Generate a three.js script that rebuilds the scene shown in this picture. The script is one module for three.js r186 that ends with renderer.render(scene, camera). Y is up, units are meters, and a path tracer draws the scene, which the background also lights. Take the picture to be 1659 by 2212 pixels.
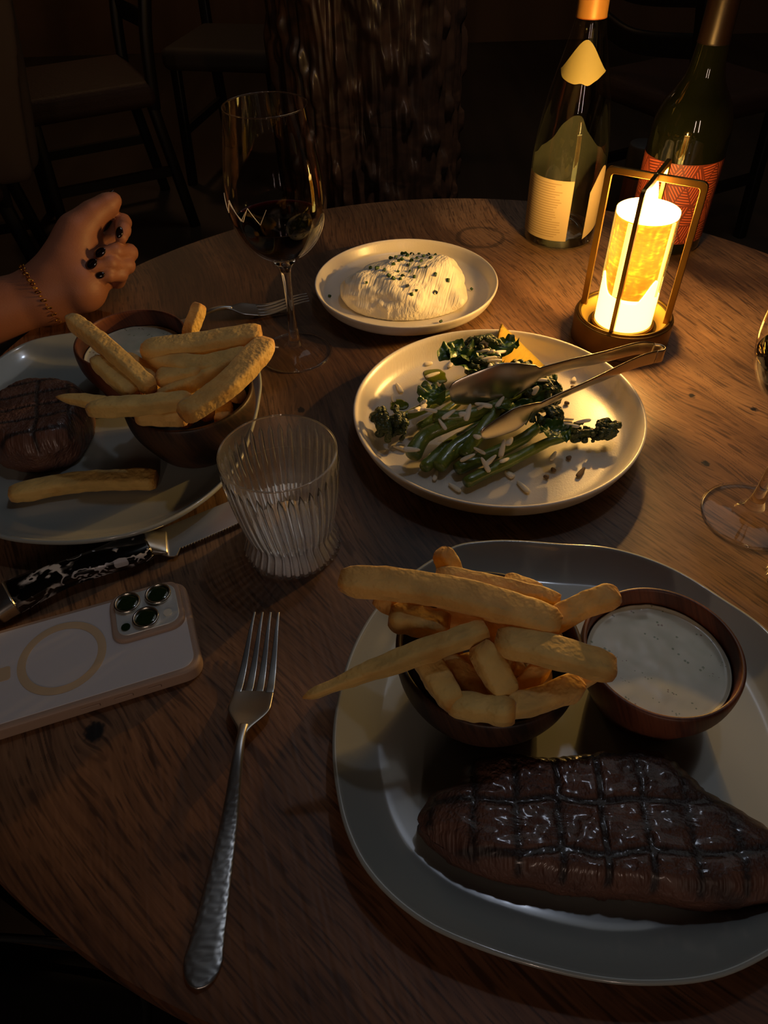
import * as THREE from 'three';
import { mergeGeometries } from 'three/addons/utils/BufferGeometryUtils.js';
import { RoundedBoxGeometry } from 'three/addons/geometries/RoundedBoxGeometry.js';
import { RectAreaLightUniformsLib } from 'three/addons/lights/RectAreaLightUniformsLib.js';
RectAreaLightUniformsLib.init();

// ---------------------------------------------------------------- camera, exposure, lights of the room
const TY = 0.75;                                   // height of the table top
const scene = new THREE.Scene();
scene.background = new THREE.Color(0x000000);
const camera = new THREE.PerspectiveCamera(2 * Math.atan(1106 / 1550) * 180 / Math.PI, 1659 / 2212, 0.02, 30);
camera.position.set(0, TY + 0.38, 0);
camera.rotation.order = 'YXZ';
camera.rotation.x = -45.28 * Math.PI / 180;
camera.rotateZ(-1.886 * Math.PI / 180);
scene.add(camera);
const renderer = new THREE.WebGLRenderer();
renderer.toneMapping = THREE.LinearToneMapping;
renderer.toneMappingExposure = 1.0;
renderer.shadowMap.enabled = true;
const ROOM = { x0: -3.2, x1: 3.2, z0: -5.2, z1: 2.4, h: 2.8 };
const PANEL = { x: 0.75, z: -1.75, w: 1.7, color: 0xe6e8e6, power: 0.22, glow: 0.22 };
const TRUNK_SPOT = { x: 0.55, z: -1.25, color: 0xffe9dc, power: 4.5, glow: 5 };
const DOWN = { x: 0.42, z: -0.95, color: 0xdce8ff, power: 0.58, glow: 5 };
const WALL_TUBE = { color: 0xffdfca, power: 21, glow: 7 };
const PENDANT = { x: -1.15, y: 2.0, z: -3.7, color: 0xffc890, power: 0.36, glow: 1.5 };
const LANTERN = { x: 0.2325, z: -0.604, color: new THREE.Color().setRGB(1.0, 0.55, 0.15), flame: 0.2, body: 0.2 };

// ---------------------------------------------------------------- small maths
let seed = 7;
const rnd = () => { seed = (seed * 1664525 + 1013904223) >>> 0; return seed / 4294967296; };
const rr = (a, b) => a + (b - a) * rnd();
const V = (x, y, z) => new THREE.Vector3(x, y, z);
const clamp = (x, a = 0, b = 1) => Math.min(b, Math.max(a, x));
const lerp = (a, b, t) => a + (b - a) * t;
const sstep = (a, b, x) => { const t = clamp((x - a) / (b - a)); return t * t * (3 - 2 * t); };
function hash3(x, y, z) {
  let h = Math.imul(x | 0, 374761393) ^ Math.imul(y | 0, 668265263) ^ Math.imul(z | 0, 2147483647 - 61);
  h = Math.imul(h ^ (h >>> 13), 1274126177); h ^= h >>> 16;
  return (h >>> 0) / 4294967296;
}
function noise(x, y = 0, z = 0) {                  // value noise, -1..1
  const ix = Math.floor(x), iy = Math.floor(y), iz = Math.floor(z);
  let fx = x - ix, fy = y - iy, fz = z - iz;
  fx = fx * fx * (3 - 2 * fx); fy = fy * fy * (3 - 2 * fy); fz = fz * fz * (3 - 2 * fz);
  const c = (i, j, k) => hash3(ix + i, iy + j, iz + k);
  const a = lerp(lerp(c(0, 0, 0), c(1, 0, 0), fx), lerp(c(0, 1, 0), c(1, 1, 0), fx), fy);
  if (fz === 0) return 2 * a - 1;
  const b = lerp(lerp(c(0, 0, 1), c(1, 0, 1), fx), lerp(c(0, 1, 1), c(1, 1, 1), fx), fy);
  return 2 * lerp(a, b, fz) - 1;
}
function fbm(x, y = 0, z = 0, oct = 4) { let s = 0, a = 0.5; for (let i = 0; i < oct; i++) { s += a * noise(x, y, z); x = x * 2.03 + 7.1; y = y * 2.03 + 3.7; z = z * 2.03; a *= 0.5; } return s; }

// ---------------------------------------------------------------- textures and materials
function dataTexture(w, h, fn, srgb, wrap = THREE.RepeatWrapping) {
  const d = new Uint8Array(w * h * 4);
  for (let j = 0; j < h; j++) for (let i = 0; i < w; i++) {
    const c = fn(i / w, j / h), k = (j * w + i) * 4;
    d[k] = clamp(c[0]) * 255; d[k + 1] = clamp(c[1]) * 255; d[k + 2] = clamp(c[2]) * 255; d[k + 3] = 255;
  }
  const t = new THREE.DataTexture(d, w, h); t.wrapS = t.wrapT = wrap; t.magFilter = THREE.LinearFilter; t.minFilter = THREE.LinearFilter;
  if (srgb) t.colorSpace = THREE.SRGBColorSpace; t.needsUpdate = true; return t;
}
const mix3 = (a, b, t) => [lerp(a[0], b[0], t), lerp(a[1], b[1], t), lerp(a[2], b[2], t)];
const std = (o) => new THREE.MeshPhysicalMaterial(o);
const MIR = THREE.MirroredRepeatWrapping;
const grainBump = dataTexture(512, 512, (u, v) => { const n = 0.5 + 0.5 * fbm(u * 64, v * 64, 0.5, 4) * 1.6; return [n, n, n]; }, false, MIR);
const fineBump = dataTexture(512, 512, (u, v) => { const n = 0.5 + 0.5 * noise(u * 200, v * 200, 0.5); return [n, n, n]; }, false, MIR);
const mottle = dataTexture(256, 256, (u, v) => { const n = 0.95 + 0.2 * fbm(u * 12, v * 12, 2.5, 4); return [n, n, n * 0.97]; }, true, MIR);

// table wood: a across the grain, b along it, in metres from the table's centre
const TC = { x: 0.075, z: -0.4924, r: 0.458, turn: 17 * Math.PI / 180 };
const toGrain = (x, z) => { const dx = x - TC.x, dz = z - TC.z, c = Math.cos(TC.turn), s = Math.sin(TC.turn); return [dx * c - dz * s, dx * s + dz * c]; };
const knots = [[-0.1717, -0.2056, 0.0062], [0.2715, -0.5072, 0.0029], [0.3175, -0.4848, 0.0029], [0.2537, -0.4184, 0.0029], [-0.0694, -0.505, 0.0034]].map(k => [...toGrain(k[0], k[1]), k[2]]);
const ringStain = toGrain(0.1252, -0.832);
function woodAt(a, b) {
  let pull = 0;
  for (const k of knots) { const d = Math.hypot(a - k[0], (b - k[1]) * 0.45); pull += (a - k[0]) * 0.7 * Math.exp(-d * d / (2 * 0.012 * 0.012)); }
  const aa = a - pull - 0.75 * Math.max(0, b + 0.05) ** 2 + 0.02 * noise(b * 3.1, a * 2.3), wob = fbm(aa * 5 + 3, b * 2.4 + 11, 0, 4);
  const bands = 0.5 + 0.5 * Math.sin((aa * 24 + wob * 5.2) * 2.2);
  const broad = fbm(aa * 9 + wob * 1.6, b * 1.7 + 31, 0, 3);
  const lean = aa + 0.012 * noise(b * 9, aa * 7);
  const fibre = noise(lean * 1200, b * 60), fibre2 = noise(lean * 520 + 40, b * 24);
  const pore = sstep(0.38, 0.75, noise(lean * 800 + 9, b * 52 + 90)) * 0.75 + sstep(0.4, 0.8, noise(lean * 1400 + 9, b * 100 + 9)) * 0.55;
  let t = clamp(0.46 + 0.26 * (bands - 0.5) + 0.75 * broad + 0.12 * fibre + 0.12 * fibre2);
  let c = mix3([0.27, 0.175, 0.11], [0.62, 0.46, 0.335], t);
  c = mix3(c, [0.175, 0.11, 0.07], clamp(pore) * 0.68);
  const red = clamp(0.5 + fbm(aa * 3.1 + 80, b * 2.6, 0, 3) * 1.3); c = [c[0] * lerp(0.93, 1.09, red), c[1], c[2] * lerp(1.06, 0.9, red)];
  for (const k of knots) { const d = Math.hypot((a - k[0]) * 1.25, b - k[1]) + 0.0012 * noise(a * 700, b * 700); c = mix3([0.09, 0.07, 0.06], c, sstep(k[2] * 0.75, k[2] * 1.35, d)); }
  const rs = Math.abs(Math.hypot(a - ringStain[0], b - ringStain[1]) - 0.027) + 0.0016 * noise(a * 160, b * 160); c = mix3([c[0] * 0.72, c[1] * 0.72, c[2] * 0.7], c, sstep(0.001, 0.0042, rs));
  return c;
}
const tableTex = dataTexture(2048, 2048, (u, v) => woodAt((u - 0.5) * 0.96, (v - 0.5) * 0.96), true, MIR);
const tableBump = dataTexture(1024, 1024, (u, v) => { const a = (u - 0.5) * 0.96, b = (v - 0.5) * 0.96; const n = 0.6 + 0.25 * noise(a * 620 + 9, b * 36 + 90) + 0.15 * noise(a * 900, b * 42); return [n, n, n]; }, false, MIR);
const plankMats = [[0.88, 0.88, 0.87], [0.92, 0.91, 0.89], [0.85, 0.84, 0.83]].map(c => std({ map: tableTex, bumpMap: tableBump, bumpScale: 0.00018, roughness: 0.46, color: new THREE.Color().setRGB(...c) }));

function grainTexture(dark, light, sa, sb) {
  return dataTexture(256, 512, (u, v) => { const w = fbm(u * sa * 0.3, v * sb * 0.3, 1.5, 3); const t = clamp(0.5 + 0.45 * Math.sin((u * sa + w * 5)) + 0.35 * noise(u * sa * 9, v * sb * 3)); return mix3(dark, light, t); }, true, MIR);
}
const bowlTex = grainTexture([0.12, 0.075, 0.048], [0.30, 0.195, 0.125], 22, 5), bowlTexRed = grainTexture([0.27, 0.14, 0.085], [0.46, 0.26, 0.17], 20, 4);
const M = {
  glaze: std({ color: 0x9da19b, roughness: 0.2, clearcoat: 0.6, clearcoatRoughness: 0.08 }),
  speckled: std({ color: 0xd9d1c4, roughness: 0.34, clearcoat: 0.45, clearcoatRoughness: 0.22, bumpMap: fineBump, bumpScale: 0.00008 }),
  darkWoodBowl: std({ map: bowlTex, roughness: 0.5 }),
  redWoodBowl: std({ map: bowlTexRed, roughness: 0.45 }),
  steel: std({ color: 0xc6c5c2, metalness: 1, roughness: 0.3 }),
  steelHammered: std({ color: 0xc6c5c2, metalness: 1, roughness: 0.36 }),
  tongSteel: std({ color: 0xc0b7a8, metalness: 1, roughness: 0.24 }),
  glass: std({ color: 0xffffff, transmission: 1, thickness: 0.004, roughness: 0.0, ior: 1.5 }),
  thinGlass: std({ color: 0xffffff, transmission: 1, thickness: 0, roughness: 0.0, ior: 1.5 }),
  tumblerGlass: std({ color: 0xffffff, transmission: 0.95, thickness: 0, roughness: 0.0, ior: 1.55 }),
  waterClear: std({ color: 0xffffff, transmission: 1, thickness: 0, roughness: 0.0, ior: 1.4 }),
  footGlass: std({ color: 0xffffff, transmission: 0.62, thickness: 0.01, roughness: 0.04, ior: 1.5 }),
  water: std({ color: 0xffffff, transmission: 1, thickness: 0.03, roughness: 0.0, ior: 1.33 }),
  redWine: std({ color: 0xffffff, transmission: 1, thickness: 0.04, roughness: 0.0, ior: 1.34, attenuationColor: new THREE.Color().setRGB(0.4, 0.02, 0.03), attenuationDistance: 0.0025 }),
  whiteWine: std({ color: 0xffffff, transmission: 1, thickness: 0.04, roughness: 0.0, ior: 1.34, attenuationColor: new THREE.Color().setRGB(0.85, 0.6, 0.18), attenuationDistance: 0.05 }),
  etched: std({ color: 0xd8d0c8, roughness: 0.8 }),
  fry: std({ vertexColors: true, map: mottle, roughness: 0.8, transmission: 0.25, thickness: 0, bumpMap: grainBump, bumpScale: 0.0009, clearcoat: 0.12, clearcoatRoughness: 0.4 }),
  steak: std({ vertexColors: true, roughness: 0.55, bumpMap: grainBump, bumpScale: 0.0011, clearcoat: 0.35, clearcoatRoughness: 0.12 }),
  mash: std({ color: 0xf0e6cd, roughness: 0.6, bumpMap: grainBump, bumpScale: 0.0008 }),
  chive: std({ color: 0x2c4a1c, roughness: 0.6 }),
  greenStem: std({ vertexColors: true, roughness: 0.35, clearcoat: 0.6, clearcoatRoughness: 0.15, bumpMap: grainBump, bumpScale: 0.0003 }),
  floret: std({ vertexColors: true, roughness: 0.55, clearcoat: 0.3, clearcoatRoughness: 0.25 }),
  leaf: std({ color: 0x3a5a16, roughness: 0.45, clearcoat: 0.4, clearcoatRoughness: 0.2, side: THREE.DoubleSide }),
  almond: std({ color: 0xf2e6cc, roughness: 0.6 }),
  almondDark: std({ color: 0x6f5840, roughness: 0.7 }),
  lemon: std({ color: 0xf7e79a, roughness: 1, transmission: 0.75, thickness: 0, bumpMap: grainBump, bumpScale: 0.0005 }),
  rind: std({ color: 0xd9b42c, roughness: 0.5, bumpMap: fineBump, bumpScale: 0.0004 }),
  oil: std({ color: 0x8f9a20, roughness: 0.05, transmission: 0.6, thickness: 0.001, ior: 1.45 }),
  brass: std({ color: 0x8c6a34, metalness: 1, roughness: 0.34 }),
  dishBrass: std({ color: 0xd8ab55, metalness: 0.7, roughness: 0.4 }),
  brassDark: std({ color: 0x6b5330, metalness: 0.85, roughness: 0.42 }),
  skin: std({ color: 0x92604a, roughness: 0.55, bumpMap: fineBump, bumpScale: 0.0001 }),
  nail: std({ color: 0x150a0b, roughness: 0.12, clearcoat: 1, clearcoatRoughness: 0.05 }),
  gold: std({ color: 0xd9a441, metalness: 1, roughness: 0.22 }),
  blackCloth: std({ color: 0x0d0d0f, roughness: 0.95 }),
  hair: std({ color: 0x140d08, roughness: 0.6 }),
};

// ---------------------------------------------------------------- building helpers
const used = new Map();
function numbered(n) { const k = used.get(n) || 0; used.set(n, k + 1); return k ? `${n}_${String(k).padStart(3, '0')}` : n; }
function mesh(name, geo, mat, parent) { const m = new THREE.Mesh(geo, mat); m.name = name; m.castShadow = m.receiveShadow = true; if (parent) parent.add(m); return m; }
function tag(o, label, category, group, kind) { o.userData.label = label; o.userData.category = category; if (group) o.userData.group = group; if (kind) o.userData.kind = kind; return o; }
function thing(name, label, category, [x, h, z] = [0, 0, 0], turn = 0, group) {   // a group standing h above the table top
  const o = new THREE.Group(); o.name = numbered(name); o.position.set(x, TY + h, z); o.rotation.y = turn; scene.add(o); return tag(o, label, category, group);
}
function single(name, geo, mat, label, category, [x, h, z] = [0, 0, 0], turn = 0, group) {
  const m = mesh(numbered(name), geo, mat, scene); m.position.set(x, TY + h, z); m.rotation.y = turn; return tag(m, label, category, group);
}
function struct(name, geo, mat) { const m = mesh(numbered(name), geo, mat, scene); m.userData.kind = 'structure'; return m; }
function box(w, h, d, x = 0, y = 0, z = 0, r = 0) { const g = r ? new RoundedBoxGeometry(w, h, d, 3, r) : new THREE.BoxGeometry(w, h, d); return g.translate(x, y, z); }
function lathe(pts, seg = 96) { return new THREE.LatheGeometry(pts.map(p => new THREE.Vector2(Math.max(0, p[0]), p[1])), seg); }
function smoothProfile(pts, n = 60) { const c = new THREE.CatmullRomCurve3(pts.map(p => V(p[0], p[1], 0)), false, 'centripetal'); return c.getPoints(n).map(p => [p.x, p.y]); }
// rings of points (each an array of Vector3 of one length) -> closed-around surface, with end caps
function loft(rings, { capStart = true, capEnd = true, uvScale = 1 } = {}) {
  const n = rings[0].length, pos = [], uv = [], idx = [];
  let run = 0;
  rings.forEach((r, k) => {
    if (k) run += r[0].distanceTo(rings[k - 1][0]);
    let around = 0;
    for (let i = 0; i <= n; i++) { const p = r[i % n]; if (i) around += p.distanceTo(r[i - 1]); pos.push(p.x, p.y, p.z); uv.push(around * uvScale, run * uvScale); }
  });
  for (let k = 0; k < rings.length - 1; k++) for (let i = 0; i < n; i++) { const a = k * (n + 1) + i, b = a + n + 1; idx.push(a, b, a + 1, a + 1, b, b + 1); }
  const cap = (k, flip) => { const c = new THREE.Vector3(); rings[k].forEach(p => c.add(p)); c.divideScalar(n); const at = pos.length / 3; pos.push(c.x, c.y, c.z); uv.push(0, 0); for (let i = 0; i < n; i++) { const a = k * (n + 1) + i; flip ? idx.push(at, a + 1, a) : idx.push(at, a, a + 1); } };
  if (capStart) cap(0, false); if (capEnd) cap(rings.length - 1, true);
  const g = new THREE.BufferGeometry(); g.setAttribute('position', new THREE.Float32BufferAttribute(pos, 3)); g.setAttribute('uv', new THREE.Float32BufferAttribute(uv, 2)); g.setIndex(idx); g.computeVertexNormals();
  const nm = g.attributes.normal;                                    // weld the seam
  for (let k = 0; k < rings.length; k++) { const a = k * (n + 1), b = a + n; const s = V(nm.getX(a) + nm.getX(b), nm.getY(a) + nm.getY(b), nm.getZ(a) + nm.getZ(b)).normalize(); nm.setXYZ(a, s.x, s.y, s.z); nm.setXYZ(b, s.x, s.y, s.z); }
  return g;
}
// sweep of a superellipse section along a curve; size(t) -> [half width sideways, half height]
function sweep(points, size, { rings = 16, seg = 14, pow = 3, up = V(0, 1, 0), twist = 0, jitter = 0, jf = 120, uvScale = 1, curve } = {}) {
  const c = curve || (points.length > 2 ? new THREE.CatmullRomCurve3(points) : new THREE.LineCurve3(points[0], points[1]));
  const out = [];
  for (let k = 0; k <= rings; k++) {
    const t = k / rings, p = c.getPoint(t), tan = c.getTangent(t).normalize();
    const side = new THREE.Vector3().crossVectors(tan, up).normalize(), u2 = new THREE.Vector3().crossVectors(side, tan).normalize();
    const [a, b] = size(t), tw = typeof twist === 'function' ? twist(t) : twist, ring = [];
    for (let i = 0; i < seg; i++) {
      const th = i / seg * Math.PI * 2, ct = Math.cos(th), st = Math.sin(th);
      let x = Math.sign(ct) * Math.pow(Math.abs(ct), 2 / pow) * a, y = Math.sign(st) * Math.pow(Math.abs(st), 2 / pow) * b;
      const xx = x * Math.cos(tw) - y * Math.sin(tw), yy = x * Math.sin(tw) + y * Math.cos(tw);
      const q = p.clone().addScaledVector(side, xx).addScaledVector(u2, yy);
      if (jitter) { const d = q.clone().sub(p).normalize(); q.addScaledVector(d, jitter * fbm(q.x * jf, q.y * jf + 5, q.z * jf, 3)); }
      ring.push(q);
    }
    out.push(ring);
  }
  return loft(out, { uvScale });
}
function paint(geo, fn) { const p = geo.attributes.position, c = []; for (let i = 0; i < p.count; i++) c.push(...fn(p.getX(i), p.getY(i), p.getZ(i), i)); geo.setAttribute('color', new THREE.Float32BufferAttribute(c, 3)); return geo; }
function uvFromXZ(geo, s = 1) { const p = geo.attributes.position, u = []; for (let i = 0; i < p.count; i++) u.push(p.getX(i) * s, p.getZ(i) * s); geo.setAttribute('uv', new THREE.Float32BufferAttribute(u, 2)); return geo; }
// naive surface nets over a distance field
function surfaceNets(f, lo, hi, cell) {
  const n = [0, 1, 2].map(i => Math.ceil((hi[i] - lo[i]) / cell) + 1), g = new Float32Array(n[0] * n[1] * n[2]);
  const at = (i, j, k) => (k * n[1] + j) * n[0] + i;
  for (let k = 0; k < n[2]; k++) for (let j = 0; j < n[1]; j++) for (let i = 0; i < n[0]; i++) g[at(i, j, k)] = f(lo[0] + i * cell, lo[1] + j * cell, lo[2] + k * cell);
  const vid = new Int32Array(g.length).fill(-1), pos = [], nor = [], idx = [];
  const corners = [[0, 0, 0], [1, 0, 0], [0, 1, 0], [1, 1, 0], [0, 0, 1], [1, 0, 1], [0, 1, 1], [1, 1, 1]], edges = [[0, 1], [2, 3], [4, 5], [6, 7], [0, 2], [1, 3], [4, 6], [5, 7], [0, 4], [1, 5], [2, 6], [3, 7]];
  for (let k = 0; k < n[2] - 1; k++) for (let j = 0; j < n[1] - 1; j++) for (let i = 0; i < n[0] - 1; i++) {
    const v = corners.map(c => g[at(i + c[0], j + c[1], k + c[2])]); let m = 0; for (let q = 0; q < 8; q++) if (v[q] < 0) m |= 1 << q;
    if (m === 0 || m === 255) continue;
    let x = 0, y = 0, z = 0, ct = 0;
    for (const [a, b] of edges) { if ((v[a] < 0) === (v[b] < 0)) continue; const t = v[a] / (v[a] - v[b]); x += lerp(corners[a][0], corners[b][0], t); y += lerp(corners[a][1], corners[b][1], t); z += lerp(corners[a][2], corners[b][2], t); ct++; }
    vid[at(i, j, k)] = pos.length / 3; pos.push(lo[0] + (i + x / ct) * cell, lo[1] + (j + y / ct) * cell, lo[2] + (k + z / ct) * cell);
  }
  for (let k = 1; k < n[2] - 1; k++) for (let j = 1; j < n[1] - 1; j++) for (let i = 1; i < n[0] - 1; i++) {
    const s0 = g[at(i, j, k)] < 0;
    const quad = (a, b, c, d, flip) => { if (a < 0 || b < 0 || c < 0 || d < 0) return; flip ? idx.push(a, c, b, a, d, c) : idx.push(a, b, c, a, c, d); };
    if (s0 !== g[at(i + 1, j, k)] < 0) quad(vid[at(i, j - 1, k - 1)], vid[at(i, j, k - 1)], vid[at(i, j, k)], vid[at(i, j - 1, k)], !s0);
    if (s0 !== g[at(i, j + 1, k)] < 0) quad(vid[at(i - 1, j, k - 1)], vid[at(i - 1, j, k)], vid[at(i, j, k)], vid[at(i, j, k - 1)], !s0);
    if (s0 !== g[at(i, j, k + 1)] < 0) quad(vid[at(i - 1, j - 1, k)], vid[at(i, j - 1, k)], vid[at(i, j, k)], vid[at(i - 1, j, k)], !s0);
  }
  const e = cell * 0.4;
  for (let i = 0; i < pos.length; i += 3) { const [x, y, z] = [pos[i], pos[i + 1], pos[i + 2]]; const d = V(f(x + e, y, z) - f(x - e, y, z), f(x, y + e, z) - f(x, y - e, z), f(x, y, z + e) - f(x, y, z - e)).normalize(); nor.push(d.x, d.y, d.z); }
  const o = new THREE.BufferGeometry(); o.setAttribute('position', new THREE.Float32BufferAttribute(pos, 3)); o.setAttribute('normal', new THREE.Float32BufferAttribute(nor, 3));
  const uv = []; for (let i = 0; i < pos.length; i += 3) uv.push((pos[i] + pos[i + 2] * 0.37) * 8, (pos[i + 1] + pos[i + 2] * 0.71) * 8); o.setAttribute('uv', new THREE.Float32BufferAttribute(uv, 2)); o.setIndex(idx); return o;
}
function capsule(px, py, pz, a, b, ra, rb) {       // distance to a tapered capsule
  const bx = b[0] - a[0], by = b[1] - a[1], bz = b[2] - a[2], ax = px - a[0], ay = py - a[1], az = pz - a[2];
  const t = clamp((ax * bx + ay * by + az * bz) / (bx * bx + by * by + bz * bz));
  return Math.hypot(ax - bx * t, ay - by * t, az - bz * t) - lerp(ra, rb, t);
}
const smin = (a, b, k) => { const h = Math.max(k - Math.abs(a - b), 0) / k; return Math.min(a, b) - h * h * k * 0.25; };
// radius of an outline, given as points in mm around a centre, as a smooth function of the angle
function outline(pts, [cx, cz]) {
  const q = pts.map(p => { const x = p[0] / 1000 - cx, z = p[1] / 1000 - cz; return [Math.atan2(z, x), Math.hypot(x, z)]; }).sort((a, b) => a[0] - b[0]), n = q.length;
  return th => {
    while (th < q[0][0]) th += Math.PI * 2; while (th >= q[0][0] + Math.PI * 2) th -= Math.PI * 2;
    let i = 0; while (i < n - 1 && q[i + 1][0] <= th) i++;
    const g = k => [q[(k + n) % n][0] + (k < 0 ? -2 : k >= n ? 2 : 0) * Math.PI, q[(k + n) % n][1]];
    const [p0, p1, p2, p3] = [g(i - 1), g(i), g(i + 1), g(i + 2)], t = (th - p1[0]) / (p2[0] - p1[0]);
    const m1 = (p2[1] - p0[1]) / (p2[0] - p0[0]) * (p2[0] - p1[0]), m2 = (p3[1] - p1[1]) / (p3[0] - p1[0]) * (p2[0] - p1[0]);
    return (2 * t ** 3 - 3 * t * t + 1) * p1[1] + (t ** 3 - 2 * t * t + t) * m1 + (-2 * t ** 3 + 3 * t * t) * p2[1] + (t ** 3 - t * t) * m2;
  };
}
function polar(rad, rows, seg, shapeFn) {          // rows of [scale, height]; shapeFn may move a vertex
  const pos = [], uv = [], idx = [];
  rows.forEach(([s, h]) => { for (let i = 0; i <= seg; i++) { const th = (i % seg) / seg * Math.PI * 2, r = rad(th) * s; let p = [Math.cos(th) * r, h, Math.sin(th) * r]; if (shapeFn) p = shapeFn(p[0], p[1], p[2], s, th); pos.push(...p); uv.push(p[0] * 8, p[2] * 8 + p[1] * 8); } });
  for (let k = 0; k < rows.length - 1; k++) for (let i = 0; i < seg; i++) { const a = k * (seg + 1) + i, b = a + seg + 1; idx.push(a, b, a + 1, a + 1, b, b + 1); }
  const g = new THREE.BufferGeometry(); g.setAttribute('position', new THREE.Float32BufferAttribute(pos, 3)); g.setAttribute('uv', new THREE.Float32BufferAttribute(uv, 2)); g.setIndex(idx); g.computeVertexNormals();
  const nm = g.attributes.normal; for (let k = 0; k < rows.length; k++) { const a = k * (seg + 1), b = a + seg; const s = V(nm.getX(a) + nm.getX(b), nm.getY(a) + nm.getY(b), nm.getZ(a) + nm.getZ(b)).normalize(); nm.setXYZ(a, s.x, s.y, s.z); nm.setXYZ(b, s.x, s.y, s.z); }
  return g;
}

// ================================================================ THE ROOM
const { x0: RX0, x1: RX1, z0: RZ0, z1: RZ1, h: RH } = ROOM, T = 0.12, RW = RX1 - RX0, RD = RZ1 - RZ0, RXC = (RX0 + RX1) / 2, RZC = (RZ0 + RZ1) / 2;
const floorTex = dataTexture(512, 512, (u, v) => mix3([0.2, 0.16, 0.12], [0.38, 0.31, 0.24], clamp(0.5 + 0.5 * fbm(u * 9, v * 9, 0.5, 5) + 0.15 * noise(u * 120, v * 8))), true, MIR);
const wallMat = std({ color: 0x6a4e34, roughness: 0.9, bumpMap: grainBump, bumpScale: 0.002 });
struct('floor', box(RW + 2 * T, T, RD + 2 * T, RXC, -T / 2, RZC), std({ map: floorTex, roughness: 0.6 }));
struct('ceiling', box(RW + 2 * T, T, RD + 2 * T, RXC, RH + T / 2, RZC), std({ color: 0x241c17, roughness: 0.95 }));
struct('wall_left', box(T, RH, RD, RX0 - T / 2, RH / 2, RZC), wallMat);
struct('wall_right', box(T, RH, RD, RX1 + T / 2, RH / 2, RZC), wallMat);
struct('wall_back', box(RW + 2 * T, RH, T, RXC, RH / 2, RZ0 - T / 2), wallMat);
struct('wall_front', box(RW + 2 * T, RH, T, RXC, RH / 2, RZ1 + T / 2), wallMat);

// lamps of the room: a cool ceiling panel, a downlight over the table, two upright tubes on the wall behind the diner
function rectLight(color, power, w, h, pos, target) { const l = new THREE.RectAreaLight(color, power, w, h); l.position.copy(pos); l.lookAt(target); scene.add(l); return l; }
{
  const t = thing('ceiling_panel_light', 'square cool white ceiling panel light beyond the table', 'ceiling light', [PANEL.x, RH - TY, PANEL.z]);
  mesh('frame', mergeGeometries([box(PANEL.w + 0.06, 0.03, 0.03, 0, -0.015, PANEL.w / 2 + 0.015), box(PANEL.w + 0.06, 0.03, 0.03, 0, -0.015, -PANEL.w / 2 - 0.015), box(0.03, 0.03, PANEL.w, PANEL.w / 2 + 0.015, -0.015, 0), box(0.03, 0.03, PANEL.w, -PANEL.w / 2 - 0.015, -0.015, 0)]), std({ color: 0x555555, roughness: 0.5 }), t);
  mesh('glowing_diffuser', box(PANEL.w, 0.012, PANEL.w, 0, -0.006, 0), std({ color: 0xdddddd, emissive: PANEL.color, emissiveIntensity: PANEL.glow, roughness: 0.6 }), t);
  rectLight(PANEL.color, PANEL.power, PANEL.w, PANEL.w, V(PANEL.x, RH - 0.02, PANEL.z), V(PANEL.x, 0, PANEL.z));
}
for (const [D, label, aim, cone] of [[DOWN, 'round cool white downlight in the ceiling above the table', [0.06, TY, -0.5], 0.36], [TRUNK_SPOT, 'round white downlight in the ceiling above the tree trunk', [0.0, 0.35, -1.95], 0.3]]) {
  const t = thing('ceiling_downlight', label, 'ceiling light', [D.x, RH - TY, D.z]);
  mesh('trim_ring', lathe([[0.045, 0], [0.065, 0], [0.067, -0.006], [0.06, -0.012], [0.047, -0.012], [0.045, 0]], 48), std({ color: 0x666666, metalness: 0.6, roughness: 0.4 }), t);
  mesh('glowing_lens', new THREE.CylinderGeometry(0.044, 0.044, 0.006, 48).translate(0, -0.003, 0), std({ color: 0xdddddd, emissive: D.color, emissiveIntensity: D.glow, roughness: 0.5 }), t);
  const s = new THREE.SpotLight(D.color, D.power, 0, cone, 1, 2); s.position.set(D.x, RH - 0.03, D.z); s.target.position.set(...aim); s.shadow.radius = 2.5; s.castShadow = true; scene.add(s, s.target);
}
for (const sx of [-1, 1]) {
  const t = thing('wall_tube_light', 'upright frosted tube light on the wall behind the diner', 'wall light', [sx * 0.34, 0.55, RZ1 - 0.06], 0, 'tube lights on the wall behind the diner');
  mesh('back_plate', box(0.06, 1.0, 0.02, 0, 0.45, 0.05), std({ color: 0x4a4038, roughness: 0.6 }), t);
  for (const y of [-0.045, 0.945]) mesh('end_cap', new THREE.CylinderGeometry(0.026, 0.026, 0.04, 24).translate(0, y, 0), std({ color: 0x4a4038, metalness: 0.7, roughness: 0.4 }), t);
  mesh('glowing_tube', new THREE.CylinderGeometry(0.022, 0.022, 0.95, 24).translate(0, 0.45, 0), std({ color: 0xeeeeee, emissive: WALL_TUBE.color, emissiveIntensity: WALL_TUBE.glow, roughness: 0.5 }), t);
  rectLight(WALL_TUBE.color, WALL_TUBE.power, 0.044, 0.95, V(sx * 0.34, TY + 1.0, RZ1 - 0.09), V(sx * 0.34, TY + 1.0, 0));
}

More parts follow.
